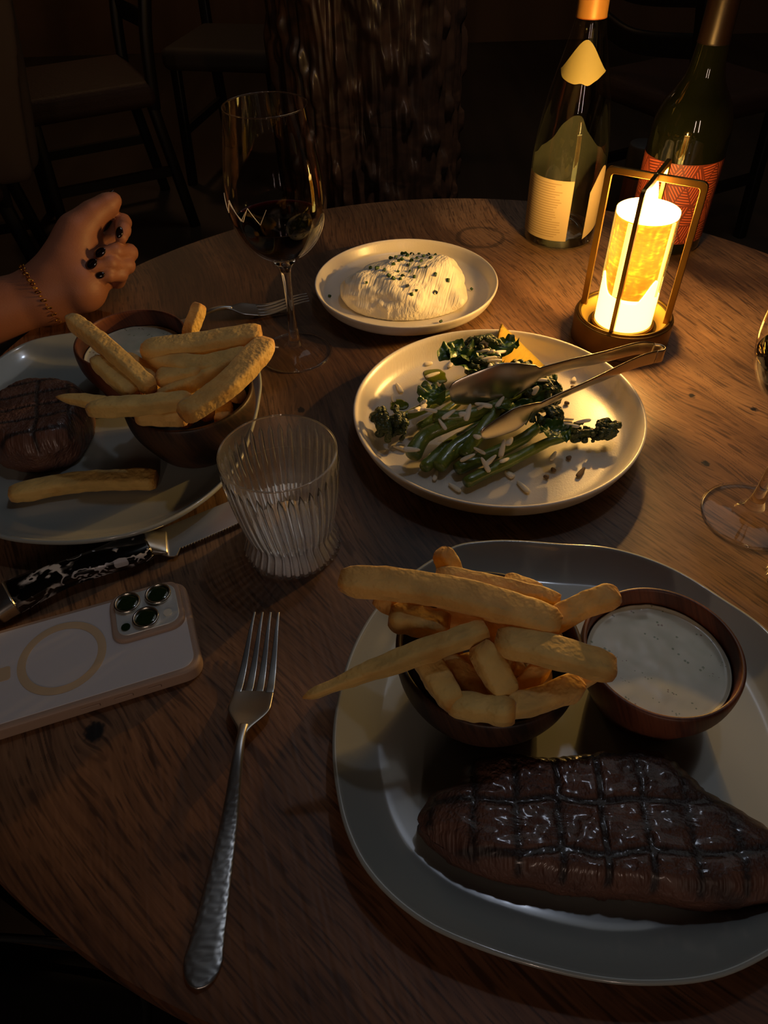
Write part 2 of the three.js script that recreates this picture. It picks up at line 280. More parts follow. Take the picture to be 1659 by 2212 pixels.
{
  const t = thing('pendant_lamp', 'warm globe pendant lamp hanging at the back of the room', 'pendant lamp', [PENDANT.x, PENDANT.y - TY, PENDANT.z]);
  mesh('cord', new THREE.CylinderGeometry(0.003, 0.003, RH - PENDANT.y - 0.1, 8).translate(0, (RH - PENDANT.y + 0.1) / 2, 0), std({ color: 0x111111, roughness: 0.8 }), t);
  mesh('cap', new THREE.CylinderGeometry(0.03, 0.045, 0.05, 24).translate(0, 0.105, 0), std({ color: 0x2a241c, metalness: 0.7, roughness: 0.4 }), t);
  mesh('glowing_globe', new THREE.SphereGeometry(0.09, 32, 20), std({ color: 0xeeddbb, emissive: PENDANT.color, emissiveIntensity: PENDANT.glow, roughness: 0.6 }), t);
  const l = new THREE.PointLight(PENDANT.color, PENDANT.power, 0, 2); l.position.set(PENDANT.x, PENDANT.y, PENDANT.z); l.shadow.radius = 4; l.castShadow = true; scene.add(l);
}

// ================================================================ BACKGROUND FURNITURE
const chairWood = std({ color: 0x17110d, roughness: 0.45 }), chairSeat = std({ color: 0x3d2413, roughness: 0.6, bumpMap: grainBump, bumpScale: 0.001 }), chairSeatPale = std({ color: 0x3a2e20, roughness: 0.7 });
function makeChair(label, x, z, turn, seatMat = chairSeat) {        // faces local -z; back posts at +z
  const t = thing('dining_chair', label, 'chair', [x, -TY, z], turn, 'wooden dining chairs in the dark room');
  mesh('seat', box(0.45, 0.075, 0.43, 0, 0.445, 0, 0.03), seatMat, t);
  for (const s of [-1, 1]) {
    mesh('leg', sweep([V(s * 0.185, 0.41, -0.18), V(s * 0.2, 0, -0.2)], () => [0.018, 0.018], { rings: 2, seg: 10, pow: 4, up: V(0, 0, 1) }), chairWood, t);
    mesh('leg', sweep([V(s * 0.185, 0.45, 0.19), V(s * 0.2, 0, 0.25)], () => [0.02, 0.018], { rings: 2, seg: 10, pow: 4, up: V(0, 0, 1) }), chairWood, t);
    mesh('back_post', sweep([V(s * 0.195, 0.4, 0.2), V(s * 0.2, 0.62, 0.225), V(s * 0.2, 0.9, 0.3)], () => [0.02, 0.018], { rings: 8, seg: 10, pow: 4, up: V(0, 0, 1) }), chairWood, t);
    mesh('side_stretcher', box(0.02, 0.03, 0.4, s * 0.193, 0.2, 0.02), chairWood, t);
  }
  for (const [y, zz] of [[0.86, 0.29], [0.74, 0.255], [0.62, 0.228]]) mesh('back_slat', sweep([V(-0.2, y, zz), V(0, y - 0.015, zz + 0.045), V(0.2, y, zz)], () => [0.03, 0.009], { rings: 12, seg: 10, pow: 4, up: V(0, 0, 1) }), chairWood, t);
  return t;
}
makeChair('dark wooden ladder-back chair with brown leather seat, left of the tree trunk', -0.98, -2.72, 1.75 + Math.PI / 9 - Math.PI * 0.02);
makeChair('dark wooden chair with a pale cushion standing farther back by the tree trunk', -0.5, -3.2, Math.PI * 0.93, chairSeatPale);
const coatChair = makeChair('dark wooden chair with a taupe jacket hung over its back', -1.2, -1.98, Math.PI * 0.62);
makeChair('dark wooden chair in the shadow behind the wine bottles', 1.0, -2.5, -Math.PI * 0.35);
{ // jacket draped over that chair's back
  const g = surfaceNets((x, y, z) => { const fold = 0.012 * Math.sin(x * 46 + 2 * noise(y * 5, x * 6)) * sstep(0.95, 0.6, y); const cz = 0.205 + (y - 0.4) * 0.2; const qx = Math.max(Math.abs(x) - 0.2, 0), qz = Math.max(Math.abs(z - cz - 0.03 - fold) - 0.03, 0), qy = Math.max(Math.abs(y - 0.69) - 0.24 - 0.03 * noise(x * 9, 3), 0); return Math.hypot(qx, qy, qz) - 0.022; }, [-0.27, 0.36, 0.08], [0.27, 1.04, 0.5], 0.014);
  const j = mesh(numbered('jacket'), g, std({ color: 0x5c4c40, roughness: 0.95 }), scene); j.position.copy(coatChair.position); j.rotation.copy(coatChair.rotation); tag(j, 'taupe jacket draped over the back of a dark chair', 'jacket');
}
{ // seat pushed under the near edge of the table
  const t = thing('dining_chair', 'black leather seat with stitched piping under the near table edge', 'chair', [-0.42, -TY, 0.02], -0.15, 'wooden dining chairs in the dark room');
  const leather = std({ color: 0x0b0b0b, roughness: 0.5 });
  mesh('seat', box(0.44, 0.09, 0.42, 0, 0.425, 0, 0.035), leather, t);
  mesh('piping', sweep(null, () => [0.0032, 0.0032], { rings: 60, seg: 8, pow: 2, curve: new THREE.CatmullRomCurve3([V(-0.19, 0.472, -0.19), V(0, 0.473, -0.202), V(0.19, 0.472, -0.19), V(0.207, 0.472, 0), V(0.19, 0.472, 0.19), V(0, 0.472, 0.2), V(-0.19, 0.472, 0.19), V(-0.207, 0.472, 0)], true, 'catmullrom', 0.5) }), std({ color: 0x2a2a2a, roughness: 0.3 }), t);
  for (const sx of [-1, 1]) for (const sz of [-1, 1]) mesh('leg', sweep([V(sx * 0.18, 0.4, sz * 0.17), V(sx * 0.2, 0, sz * 0.19)], () => [0.018, 0.018], { rings: 2, seg: 10, pow: 4, up: V(0, 0, 1) }), chairWood, t);
}
{ // bark-covered trunk
  const rows = []; for (let k = 0; k <= 260; k++) rows.push(k / 260 * (RH - 0.002));
  const seg = 360, R0 = 0.215, rings = rows.map(y => { const ring = []; for (let i = 0; i < seg; i++) { const th = -i / seg * Math.PI * 2, cx = Math.cos(th), cz = Math.sin(th); const ridge = 1 - Math.abs(fbm(cx * 9 + 5, cz * 9, y * 1.6, 3)) * 2.4; const r = R0 + 0.016 * ridge + 0.012 * fbm(cx * 3, cz * 3, y * 1.1, 2) + 0.007 * fbm(cx * 26 + 0.6 * noise(y * 9, cx * 4), cz * 26, y * 15, 3) + 0.011 * sstep(0.15, 0.55, noise(cx * 11 + 3, cz * 11, y * 17)) + 0.03 * Math.exp(-y * 4); ring.push(V(cx * r, y, cz * r)); } return ring; });
  const g = loft(rings, { uvScale: 1.1 });
  const barkTex = dataTexture(256, 512, (u, v) => mix3([0.14, 0.10, 0.07], [0.34, 0.24, 0.17], clamp(0.5 + 0.8 * fbm(u * 16, v * 7, 0.5, 4))), true, MIR);
  const m = mesh(numbered('tree_trunk_pillar'), g, std({ map: barkTex, roughness: 0.38,  clearcoat: 0.3, clearcoatRoughness: 0.15 }), scene); m.position.set(-0.005, 0, -2.02); tag(m, 'thick dark tree trunk with rough varnished bark behind the table', 'tree trunk');
}
{ const t = thing('wooden_post', 'short brown wooden post with a dark cap behind the lantern', 'post', [0.41, -TY, -1.14]); mesh('shaft', lathe([[0, 0], [0.045, 0], [0.045, 0.03], [0.0225, 0.05], [0.0215, 0.7], [0, 0.7]], 32), M.redWoodBowl, t); mesh('cap', lathe([[0, 0.7], [0.0235, 0.7], [0.0235, 0.742], [0.021, 0.746], [0, 0.746]], 32), std({ color: 0x2a2420, roughness: 0.6 }), t); }

// ================================================================ TABLE
{
  const t = thing('round_table', 'round brown wooden table carrying the dinner', 'table', [TC.x, -TY, TC.z], TC.turn);
  const edges = [-0.47, -0.318, -0.187, -0.03, 0.094, 0.232, 0.36, 0.47], th = 0.034;
  for (let k = 0; k < edges.length - 1; k++) {
    const odd = k % 2 ? 0.0003 : 0, a0 = Math.max(edges[k] - odd, -TC.r * 0.9999), a1 = Math.min(edges[k + 1] + odd, TC.r * 0.9999), up = [], dn = [];
    for (let i = 0; i <= 40; i++) { const a = lerp(a0, a1, i / 40), b = Math.sqrt(Math.max(0, TC.r * TC.r - a * a)); up.push([a, b]); dn.unshift([a, -b]); }
    const pts = [...up, ...dn], ch = 0, rim = 0.004, n = pts.length;
    const inset = (d, dr) => pts.map(([a, b]) => { return [a, Math.sign(b) * Math.sqrt(Math.max(0, (TC.r - dr) ** 2 - a * a))]; });
    const rows = [[inset(ch, rim), TY], [inset(0, rim * 0.3), TY - ch], [inset(0, 0), TY - rim], [inset(0, 0), TY - th]];
    const pos = [], uv = [], idx = []; const tri = THREE.ShapeUtils.triangulateShape(rows[0][0].map(p => new THREE.Vector2(p[0], p[1])), []);
    rows.forEach(([r, y]) => r.forEach(([a, b]) => { pos.push(a, y + odd * 0.08, b); uv.push(a / 0.96 + 0.5, b / 0.96 + 0.5); }));
    for (const f of tri) { const [A, B, C] = f.map(q => rows[0][0][q]); if ((B[1] - A[1]) * (C[0] - A[0]) - (B[0] - A[0]) * (C[1] - A[1]) < 0) f.reverse(); idx.push(f[0], f[1], f[2]); idx.push(f[0] + 3 * n, f[2] + 3 * n, f[1] + 3 * n); }
    for (let r = 0; r < 3; r++) for (let i = 0; i < n; i++) { const j = (i + 1) % n; idx.push(r * n + i, (r + 1) * n + i, r * n + j, r * n + j, (r + 1) * n + i, (r + 1) * n + j); }
    const g = new THREE.BufferGeometry(); g.setAttribute('position', new THREE.Float32BufferAttribute(pos, 3)); g.setAttribute('uv', new THREE.Float32BufferAttribute(uv, 2)); g.setIndex(idx);
    const flat = g.toNonIndexed(); flat.computeVertexNormals();
    mesh(k ? `plank_${String(k).padStart(3, '0')}` : 'plank', flat, plankMats[[1, 0, 2, 1, 0, 2, 1][k]], t);
  }
  mesh('pedestal', lathe(smoothProfile([[0.0, 0.03], [0.27, 0.03], [0.26, 0.045], [0.06, 0.09], [0.045, 0.2], [0.045, 0.6], [0.08, 0.69], [0.2, 0.71], [0.2, TY - 0.034]], 60), 48), chairWood, t);
  mesh('foot_plate', new THREE.CylinderGeometry(0.28, 0.29, 0.03, 48).translate(0, 0.015, 0), chairWood, t);
}

// ================================================================ LANTERN
{
  const t = thing('table_lantern', 'glowing amber table lantern with a crossed brass frame and flame-shaped tip', 'lantern', [LANTERN.x, 0, LANTERN.z], -0.55);
  const amber = LANTERN.color;
  mesh('base', lathe(smoothProfile([[0, 0], [0.0435, 0], [0.0452, 0.0015], [0.0455, 0.004]], 8).concat([[0.0455, 0.0245], [0.0445, 0.0262], [0.0405, 0.0265], [0.0395, 0.0255], [0.0385, 0.016], [0, 0.012]]), 96), M.brassDark, t);
  mesh('dish', lathe([[0.0394, 0.0255], [0.0378, 0.018], [0.03, 0.0145], [0, 0.014]], 96), M.dishBrass, t);
  mesh('rim_ring', new THREE.TorusGeometry(0.0425, 0.0014, 10, 96).rotateX(Math.PI / 2).translate(0, 0.0268, 0), M.brass, t);
  mesh('socket', lathe([[0, 0.014], [0.0285, 0.014], [0.0285, 0.019], [0.0275, 0.02], [0, 0.02]], 64), M.brass, t);
  // lit parts: a solid glowing stub below, a mottled amber sleeve, bright edge rods, the lit top disc and the flame
  const hot = (r, g, b, k) => std({ color: 0xffe0a0, emissive: new THREE.Color().setRGB(r, g, b), emissiveIntensity: k, roughness: 0.6 });
  const stub = []; for (let k = 0; k <= 24; k++) { const y = lerp(0.0205, 0.06, k / 24); stub.push(y); }
  mesh('glowing_stub', loft(stub.map((y, k) => { const ring = []; for (let i = 0; i < 64; i++) { const th = -i / 64 * Math.PI * 2; const lift = k === 24 ? 0 : 0; const yy = y + (k / 24) * 0.012 * noise(Math.cos(th) * 2.2 + 4, Math.sin(th) * 2.2 + 9) + lift; const r = k === 24 ? 0.022 : 0.0262; ring.push(V(Math.cos(th) * r, yy, Math.sin(th) * r)); } return ring; })), hot(1, 0.72, 0.16, 5), t);
  const sleeveTex = dataTexture(256, 256, (u, v) => { const n = clamp(0.42 + 0.7 * fbm(u * 22, v * 30, 0.5, 4) + 0.25 * noise(u * 60, v * 8)); return [0.55 + 0.45 * n, 0.3 + 0.6 * n * n, 0.02 + 0.12 * n * n]; }, true, MIR);
  const sleeve = std({ color: 0xc08a30, emissive: 0xffffff, emissiveMap: sleeveTex, emissiveIntensity: 1.7, roughness: 0.5 });
  mesh('glowing_sleeve', new THREE.CylinderGeometry(0.0252, 0.0252, 0.07, 64, 1, true).translate(0, 0.0865, 0), sleeve, t);
  for (let k = 0; k < 4; k++) { const a = 0.3 + k * Math.PI / 2; mesh('glowing_rod', new THREE.CylinderGeometry(0.0022, 0.0026, 0.066, 12).translate(Math.cos(a) * 0.0246, 0.086, Math.sin(a) * 0.0246), hot(1, 0.72, 0.12, 2.2), t); }
  mesh('glowing_top_disc', new THREE.CylinderGeometry(0.0262, 0.0262, 0.0025, 64).translate(0, 0.1218, 0), hot(1, 0.75, 0.22, 7), t);
  mesh('flame', lathe(smoothProfile([[0.0, 0.1232], [0.004, 0.1245], [0.0052, 0.130], [0.0046, 0.137], [0.0028, 0.145], [0.001, 0.151], [0, 0.153]], 30), 24), hot(1, 0.74, 0.24, 16), t);
  mesh('glass_cylinder', lathe([[0.0271, 0.0205], [0.0271, 0.1228], [0.0264, 0.1228]], 96), M.thinGlass, t);
  for (let k = 0; k < 2; k++) {                    // two crossed rectangular loops of flat brass bar
    const s = new THREE.Shape(), w = 0.0415, h0 = 0.0262, h1 = 0.1525, r = 0.006, b = 0.0048;
    const rect = (p, x0, y0, x1, y1, q) => { p.moveTo(x0, y0); p.lineTo(x1, y0); p.lineTo(x1, y1 - q); p.quadraticCurveTo(x1, y1, x1 - q, y1); p.lineTo(x0 + q, y1); p.quadraticCurveTo(x0, y1, x0, y1 - q); p.lineTo(x0, y0); };
    rect(s, -w, h0, w, h1, r); const hole = new THREE.Path(); rect(hole, -w + b, h0 + 0.0001, w - b, h1 - b, r * 0.6);
    const bar = new THREE.ExtrudeGeometry([(() => { const q = new THREE.Shape(); q.moveTo(-w, h0); q.lineTo(-w + b, h0); q.lineTo(-w + b, h1 - b - r * 0.6); q.quadraticCurveTo(-w + b, h1 - b, -w + b + r * 0.6, h1 - b); q.lineTo(w - b - r * 0.6, h1 - b); q.quadraticCurveTo(w - b, h1 - b, w - b, h1 - b - r * 0.6); q.lineTo(w - b, h0); q.lineTo(w, h0); q.lineTo(w, h1 - r); q.quadraticCurveTo(w, h1, w - r, h1); q.lineTo(-w + r, h1); q.quadraticCurveTo(-w, h1, -w, h1 - r); q.lineTo(-w, h0); return q; })()], { depth: 0.0028, bevelEnabled: true, bevelSize: 0.0004, bevelThickness: 0.0004, bevelSegments: 2, curveSegments: 8 }).translate(0, k ? -0.0001 : 0, -0.0014);
    const m = mesh('frame_loop', bar, M.brass, t); m.rotation.y = k * Math.PI / 2;
  }
  for (const [h, p, rad] of [[0.137, LANTERN.flame, 0.25], [0.092, LANTERN.body, 1.0]]) { const l = new THREE.PointLight(amber, p, 0, 2); l.position.set(LANTERN.x, TY + h, LANTERN.z); l.shadow.radius = rad; l.castShadow = true; scene.add(l); }
}

// ================================================================ CROCKERY
const roundPlateRows = (fl, rim, r) => [[0, 0.003], [0.6, 0.003], [0.62, 0], [0.68, 0], [0.71, 0.003], [0.86, 0.0062], [0.945, rim * 0.45], [0.985, rim * 0.78], [1.0, rim * 0.95], [0.998, rim], [0.985, rim + 0.0004], [0.965, rim * 0.93], [0.945, rim * 0.74], [0.915, rim * 0.5], [0.875, fl + 0.0016], [0.83, fl + 0.0003], [0.78, fl], [0.4, fl], [0, fl]];
function densify(rows, n = 4) { const c = new THREE.CatmullRomCurve3(rows.map(r => V(r[0], r[1] * 10, 0)), false, 'centripetal'); return c.getPoints(rows.length * n).map(p => [Math.max(0, p.x), p.y / 10]); }
single('dinner_plate', polar(() => 0.1168, densify(roundPlateRows(0.0075, 0.026)), 160), M.speckled, 'round cream plate with a raised rim holding the green broccolini', 'plate', [0.0945, 0, -0.467]);
single('side_plate', polar(() => 0.0945, densify(roundPlateRows(0.0072, 0.0215)), 140), M.speckled, 'small round cream plate holding the mashed potato', 'plate', [0.0307, 0, -0.6925]);
const organicRows = [[0, 0.003], [0.6, 0.003], [0.62, 0], [0.67, 0], [0.7, 0.003], [0.82, 0.0055], [0.93, 0.0115], [0.985, 0.0175], [1.0, 0.0205], [0.997, 0.0222], [0.985, 0.0225], [0.96, 0.0195], [0.92, 0.0148], [0.87, 0.0105], [0.83, 0.0085], [0.8, 0.0077], [0.5, 0.007], [0, 0.007]];
const nearC = [0.097, -0.197], leftC = [-0.218, -0.468];
const nearOut = outline([[-31.4, -194.6], [-29.3, -158.4], [-24.2, -137.5], [-14.1, -117.9], [8.6, -96.7], [38.2, -83], [66.8, -74.4], [104.8, -68.6], [136.8, -70.7], [159.1, -77.8], [190, -95], [213, -122], [229, -160], [234, -202], [226.1, -245.5], [207.8, -270.5], [183.9, -296], [152.5, -313.4], [113.9, -320], [68, -324.2], [47.4, -320.9], [29.5, -308.6], [-1.6, -279.2], [-19, -248.5], [-28.1, -217.4]], nearC);
const leftOut = outline([[-102.1, -520.5], [-100.8, -487.2], [-102.7, -450.6], [-110.3, -406.7], [-129.5, -372.7], [-160.8, -346.6], [-199.9, -336.1], [-231.5, -335.8], [-265.5, -342.5], [-300, -362], [-330, -398], [-350, -448], [-357, -505], [-350, -560], [-328.6, -594.6], [-292.5, -607], [-240, -609], [-180, -603], [-135, -584], [-112, -556]], leftC);
const uneven = (x, y, z, s, th) => [x, y + 0.0006 * s * noise(Math.cos(th) * 2 + 3, Math.sin(th) * 2 + 5), z];
single('dinner_plate', polar(nearOut, densify(organicRows), 180, uneven), M.glaze, 'irregular grey-white glazed plate under the long grill-marked steak', 'plate', [nearC[0], 0, nearC[1]]);
single('dinner_plate', polar(leftOut, densify(organicRows), 180, uneven), M.glaze, 'irregular grey-white glazed plate under the small round steak', 'plate', [leftC[0], 0, leftC[1]]);

function bowlGeo(R, h, wall, foot) { const g = lathe(smoothProfile([[0, 0.0008], [foot * 0.8, 0.0008], [foot, 0], [foot * 1.25, 0.0025], [R * 0.82, h * 0.3], [R * 0.97, h * 0.62], [R, h * 0.9], [R - wall * 0.25, h], [R - wall * 0.8, h], [R - wall, h * 0.9], [R * 0.97 - wall, h * 0.6], [R * 0.78 - wall, h * 0.3], [foot, 0.0075], [0, 0.0062]], 70), 96); const p = g.attributes.position, uv = g.attributes.uv; for (let i = 0; i < p.count; i++) uv.setXY(i, p.getX(i) * 9 + p.getY(i) * 3, p.getZ(i) * 9 + p.getY(i) * 6); return g; }
const NB = [0.0535, -0.2175], NS = [0.1462, -0.2138], LB = [-0.1465, -0.4535], LS = [-0.21, -0.5375], PF = 0.0074;
single('wooden_bowl', bowlGeo(0.0498, 0.052, 0.0036, 0.026), M.darkWoodBowl, 'dark coconut-wood bowl of fries beside the long steak', 'bowl', [NB[0], PF, NB[1]]);
single('wooden_bowl', bowlGeo(0.0498, 0.052, 0.0036, 0.026), M.darkWoodBowl, 'dark coconut-wood bowl of fries behind the single loose fry', 'bowl', [LB[0], PF, LB[1]]);
single('sauce_bowl', bowlGeo(0.0425, 0.046, 0.0034, 0.024), M.redWoodBowl, 'reddish wooden sauce bowl next to the long grill-marked steak', 'bowl', [NS[0], PF, NS[1]]);
single('sauce_bowl', bowlGeo(0.047, 0.050, 0.0036, 0.026), M.redWoodBowl, 'reddish wooden sauce bowl behind the small round steak', 'bowl', [LS[0], PF, LS[1]]);
function sauceTex(sd) { const fl = []; for (let i = 0; i < 90; i++) fl.push([hash3(i, sd, 1), hash3(i, sd, 2), 0.004 + 0.008 * hash3(i, sd, 3), hash3(i, sd, 4)]); return dataTexture(512, 512, (u, v) => { let c = mix3([0.80, 0.80, 0.70], [0.86, 0.85, 0.76], 0.5 + 0.5 * noise(u * 14, v * 14)); for (const f of fl) { const dx = u - f[0], dy = v - f[1]; if (Math.abs(dx) > 0.02 || Math.abs(dy) > 0.02) continue; const d = Math.hypot(dx, dy) + 0.002 * noise(u * 220, v * 220); c = mix3(f[3] > 0.35 ? [0.42, 0.47, 0.3] : [0.5, 0.38, 0.3], c, sstep(f[2] * 0.55, f[2], d) * 0.8 + 0.2); } return c; }, true); }
function sauce(R, label, pos, sd) {
  const rows = []; for (let k = 0; k <= 40; k++) { const s = 1 - k / 40; rows.push([s, 0]); }
  rows.unshift([0.86, -0.012]); rows.unshift([0, -0.0125]);
  const g = polar(() => R, rows, 120, (x, y, z, s, th) => y < -0.001 ? [x, y, z] : [x, 0.0012 * sstep(0.93, 1, s) + 0.0011 * fbm(x * 60 + sd, z * 60, 0.5, 3) * (1 - 0.5 * s) + 0.0009 * noise(x * 190 + sd, z * 190) * sstep(0.2, 0.9, noise(x * 25 + sd, z * 25)), z]);
  const p = g.attributes.position, u = []; for (let i = 0; i < p.count; i++) u.push(p.getX(i) / (2 * R) + 0.5, p.getZ(i) / (2 * R) + 0.5); g.setAttribute('uv', new THREE.Float32BufferAttribute(u, 2));
  single('dipping_sauce', g, std({ map: sauceTex(sd), roughness: 0.3, clearcoat: 0.6, clearcoatRoughness: 0.1 }), label, 'sauce', pos);
}
sauce(0.0383, 'creamy white herb-flecked sauce in the bowl beside the long steak', [NS[0], PF + 0.034, NS[1]], 3);
sauce(0.0425, 'creamy white herb-flecked sauce in the bowl behind the small round steak', [LS[0], PF + 0.035, LS[1]], 8);

// ================================================================ FRIES
function fryGeo(ptsMM, wMM, k) {
  const pts = ptsMM.map(p => V(p[0] / 1000, p[1] / 1000, p[2] / 1000)), o = pts[Math.floor(pts.length / 2)].clone(); pts.forEach(p => p.sub(o));
  const len = pts[0].distanceTo(pts[pts.length - 1]), w = wMM / 2000, hgt = Math.min(w, 0.0058) * (0.9 + 0.2 * hash3(k, 1, 1)), tipA = k === 7 || k === 26 ? 0.12 : 0.55 + 0.3 * hash3(k, 2, 2), tipB = 0.55 + 0.35 * hash3(k, 3, 3), el = Math.min(0.3, 0.006 / len);
  const taperLong = k === 7 ? 0.55 : k === 26 ? 0.5 : 0.12;
  const size = t => { let s = 1; if (t < el) s = lerp(tipA, 1, Math.sqrt(t / el)); if (t > 1 - el) s = lerp(tipB, 1, Math.sqrt((1 - t) / el)); s *= t < taperLong ? lerp(k === 7 || k === 26 ? 0.35 : 0.9, 1, t / taperLong) : 1; s *= 1 + 0.06 * noise(t * 5 + k * 3.3, 2.2); return [w * s, hgt * s]; };
  const g = sweep(pts, size, { rings: 26, seg: 20, pow: 4.2, twist: t => 0.25 * (hash3(k, 5, 5) - 0.5) + 0.35 * (hash3(k, 6, 6) - 0.5) * t, jitter: 0.0011, jf: 150, uvScale: 5 });
  const dirx = pts[pts.length - 1].clone().sub(pts[0]).normalize();
  paint(g, (x, y, z) => {                          // fried crust: golden flesh, browner ends and blisters
    const t = clamp(V(x, y, z).sub(pts[0]).dot(dirx) / len), e = Math.min(t, 1 - t) * len;
    const brown = clamp(0.75 * sstep(0.006, 0.0, e) + 1.1 * Math.max(0, fbm(x * 90 + k * 5, y * 90, z * 90, 3) - 0.12) + 0.22 * hash3(k, 7, 7));
    return mix3([1.0, 0.7, 0.23], [0.76, 0.36, 0.06], brown);
  });
  return [g, o];
}
const nearFries = [
  [[[-24.1, 88, -240], [15.5, 90, -232.1], [52.2, 90, -220.4], [85.3, 86, -207.8]], 16.8, 'thick long fry lying across the top of the fry pile beside the long steak'],
  [[[26.8, 80, -248.5], [59.9, 79, -239.5], [90.6, 77, -229.5]], 9.5, 'slim fry lying right behind the thick top fry beside the long steak'], [[[30.6, 86, -261], [38.7, 68, -252]], 11.8, 'short upright fry end poking up behind the thick top fry'], [[[66, 68, -253.5], [84.4, 68, -243.5]], 8, 'small dark orange fry end at the far inner wall of the near-steak bowl'],
  [[[117.6, 90, -223], [99.6, 85, -220.7], [80.7, 76, -214.3]], 12.2, 'fry poking out over the sauce bowl next to the long steak'], [[[1, 77, -224], [32, 75, -217.5]], 15.2, 'stubby rounded fry under the left end of the thick top fry'],
  [[[-6, 76, -238.8], [20, 68, -229.5]], 12.4, 'fry tucked below the thick top fry at the bowl rim facing the tumbler'], [[[-42.5, 69, -182.5], [2.2, 80, -194], [48.6, 85, -207.6]], 10.8, 'pointed long fry jutting out of the bowl toward the phone'],
  [[[53, 83, -203], [80.4, 85, -193.5], [108, 79, -186.5]], 16, 'broad curved fry on the pile, reaching toward the white sauce by the long steak'], [[[44, 84, -200.5], [58.5, 64, -182]], 14.2, 'short fry standing end up with a dark brown tip, in the middle of the pile'], [[[15, 72, -207], [32.2, 65, -176.8]], 13.5, 'fry sloping down to the bowl rim beside the pointed long fry'], [[[28, 63, -207], [54, 55, -180.5]], 13, 'pale fry half hidden beneath the upright brown-tipped fry'],
  [[[81, 67, -200.5], [57, 57, -180]], 10.1, 'narrow fry slanting below the broad curved fry'], [[[95, 67, -186.5], [69, 65, -178.6], [40, 59, -178]], 12.5, 'fry curving along the bowl rim nearest the long steak'], [[[28, 64, -179.5], [60, 66, -172.5]], 12.5, 'fry with dark specks at the rim nearest the long steak'], [[[104, 66, -193], [91, 60, -187]], 6.8, 'tiny fry end under the tip of the broad curved fry'], [[[26, 69, -230.6], [60, 69, -218]], 15, 'thick fry hidden in the pile below the thick top fry'], [[[48, 71, -222], [74, 67, -206]], 14, 'fry in the pile between the thick top fry and the broad curved fry']];
const leftFries = [
  [[[-240, 93, -507.5], [-197.4, 92, -461.7], [-164, 78, -431]], 12.6, 'long fry leaning up out of the bowl past the sauce, behind the round steak'], [[[-211, 86, -459.5], [-177, 74, -430]], 11.6, 'shorter fry leaning beside the long leaning fry, toward the round steak'], [[[-143.5, 88, -533.5], [-155, 68, -514.5]], 11, 'orange fry end standing up behind the left pile by the sauce bowl'],
  [[[-178, 86, -469.6], [-135.3, 88, -474.4], [-88, 90, -481.7]], 19, 'broad pale slab of a fry on top of the pile, ends toward the wine glass'], [[[-174, 80, -470.5], [-132.8, 82, -453.7], [-95.6, 84, -460.7]], 16.5, 'second broad fry just under the topmost pale slab'], [[[-83, 89, -473], [-106.5, 86, -424], [-138, 77, -399]], 19, 'broad flat fry hanging over the bowl rim toward the water tumbler'],
  [[[-107, 84, -455], [-163, 69, -430.5]], 12.4, 'thin fry slanting between the broad flat fry and the curled piece'], [[[-164, 77, -446], [-130, 81, -448]], 17, 'curled reddish fry piece in the middle of the left pile'], [[[-232.5, 78, -426], [-190, 76, -418]], 9, 'thin pointed fry sticking out of the bowl above the round steak'], [[[-207, 74, -416.3], [-170.3, 77, -414.2], [-134, 77, -418.2]], 15.5, 'thick fry lying along the bowl rim nearest the loose fry'], [[[-175, 67, -415.6], [-138, 67, -412.4]], 15.5, 'stubby fry below the broad flat fry at the bowl rim'],
  [[[-193, 80, -472.4], [-165, 71, -454]], 10.4, 'short fry behind the long leaning fry, next to the sauce'], [[[-180, 70, -441], [-162, 68, -469]], 12, 'small fry wedged upright at the bottom of the left pile']];
let fk = 0;
for (const [p, w, label] of nearFries) { const [g, o] = fryGeo(p, w, fk++); single('french_fry', g, M.fry, label, 'fry', [o.x, o.y, o.z], 0, 'fries piled in the bowl beside the long steak'); }
for (const [p, w, label] of leftFries) { const [g, o] = fryGeo(p, w, fk++); single('french_fry', g, M.fry, label, 'fry', [o.x, o.y, o.z], 0, 'fries piled in the bowl behind the loose fry'); }
// fries lower in the two bowls, seen only through the gaps of the pile
for (const [c, name, grp] of [[NB, 'fry buried low in the bowl beside the long steak', 'fries low in the bowl beside the long steak'], [LB, 'fry buried low in the bowl behind the loose fry', 'fries low in the bowl behind the loose fry']]) for (let i = 0; i < 9; i++) { const a = i * 2.4, r = 10 + (i % 3) * 9, cx = c[0] * 1000 + Math.cos(a) * r, cz = c[1] * 1000 + Math.sin(a) * r, d = a + 1.2, l = 15 + (i % 2) * 5, h = 42 + (i % 4) * 5; const [g, o] = fryGeo([[cx - Math.cos(d) * l, h, cz - Math.sin(d) * l], [cx + Math.cos(d) * l, h + 4, cz + Math.sin(d) * l]], 12.5, fk++ + 40); single('french_fry', g, M.fry, name, 'fry', [o.x, o.y, o.z], 0, grp); }
{ const [g, o] = fryGeo([[-279, 14.2, -394], [-230.3, 14.4, -405], [-172, 14.2, -405.5]], 16.5, fk++); single('french_fry', g, M.fry, 'single loose fry lying flat on the plate in front of the round steak', 'fry', [o.x, o.y, o.z]); }

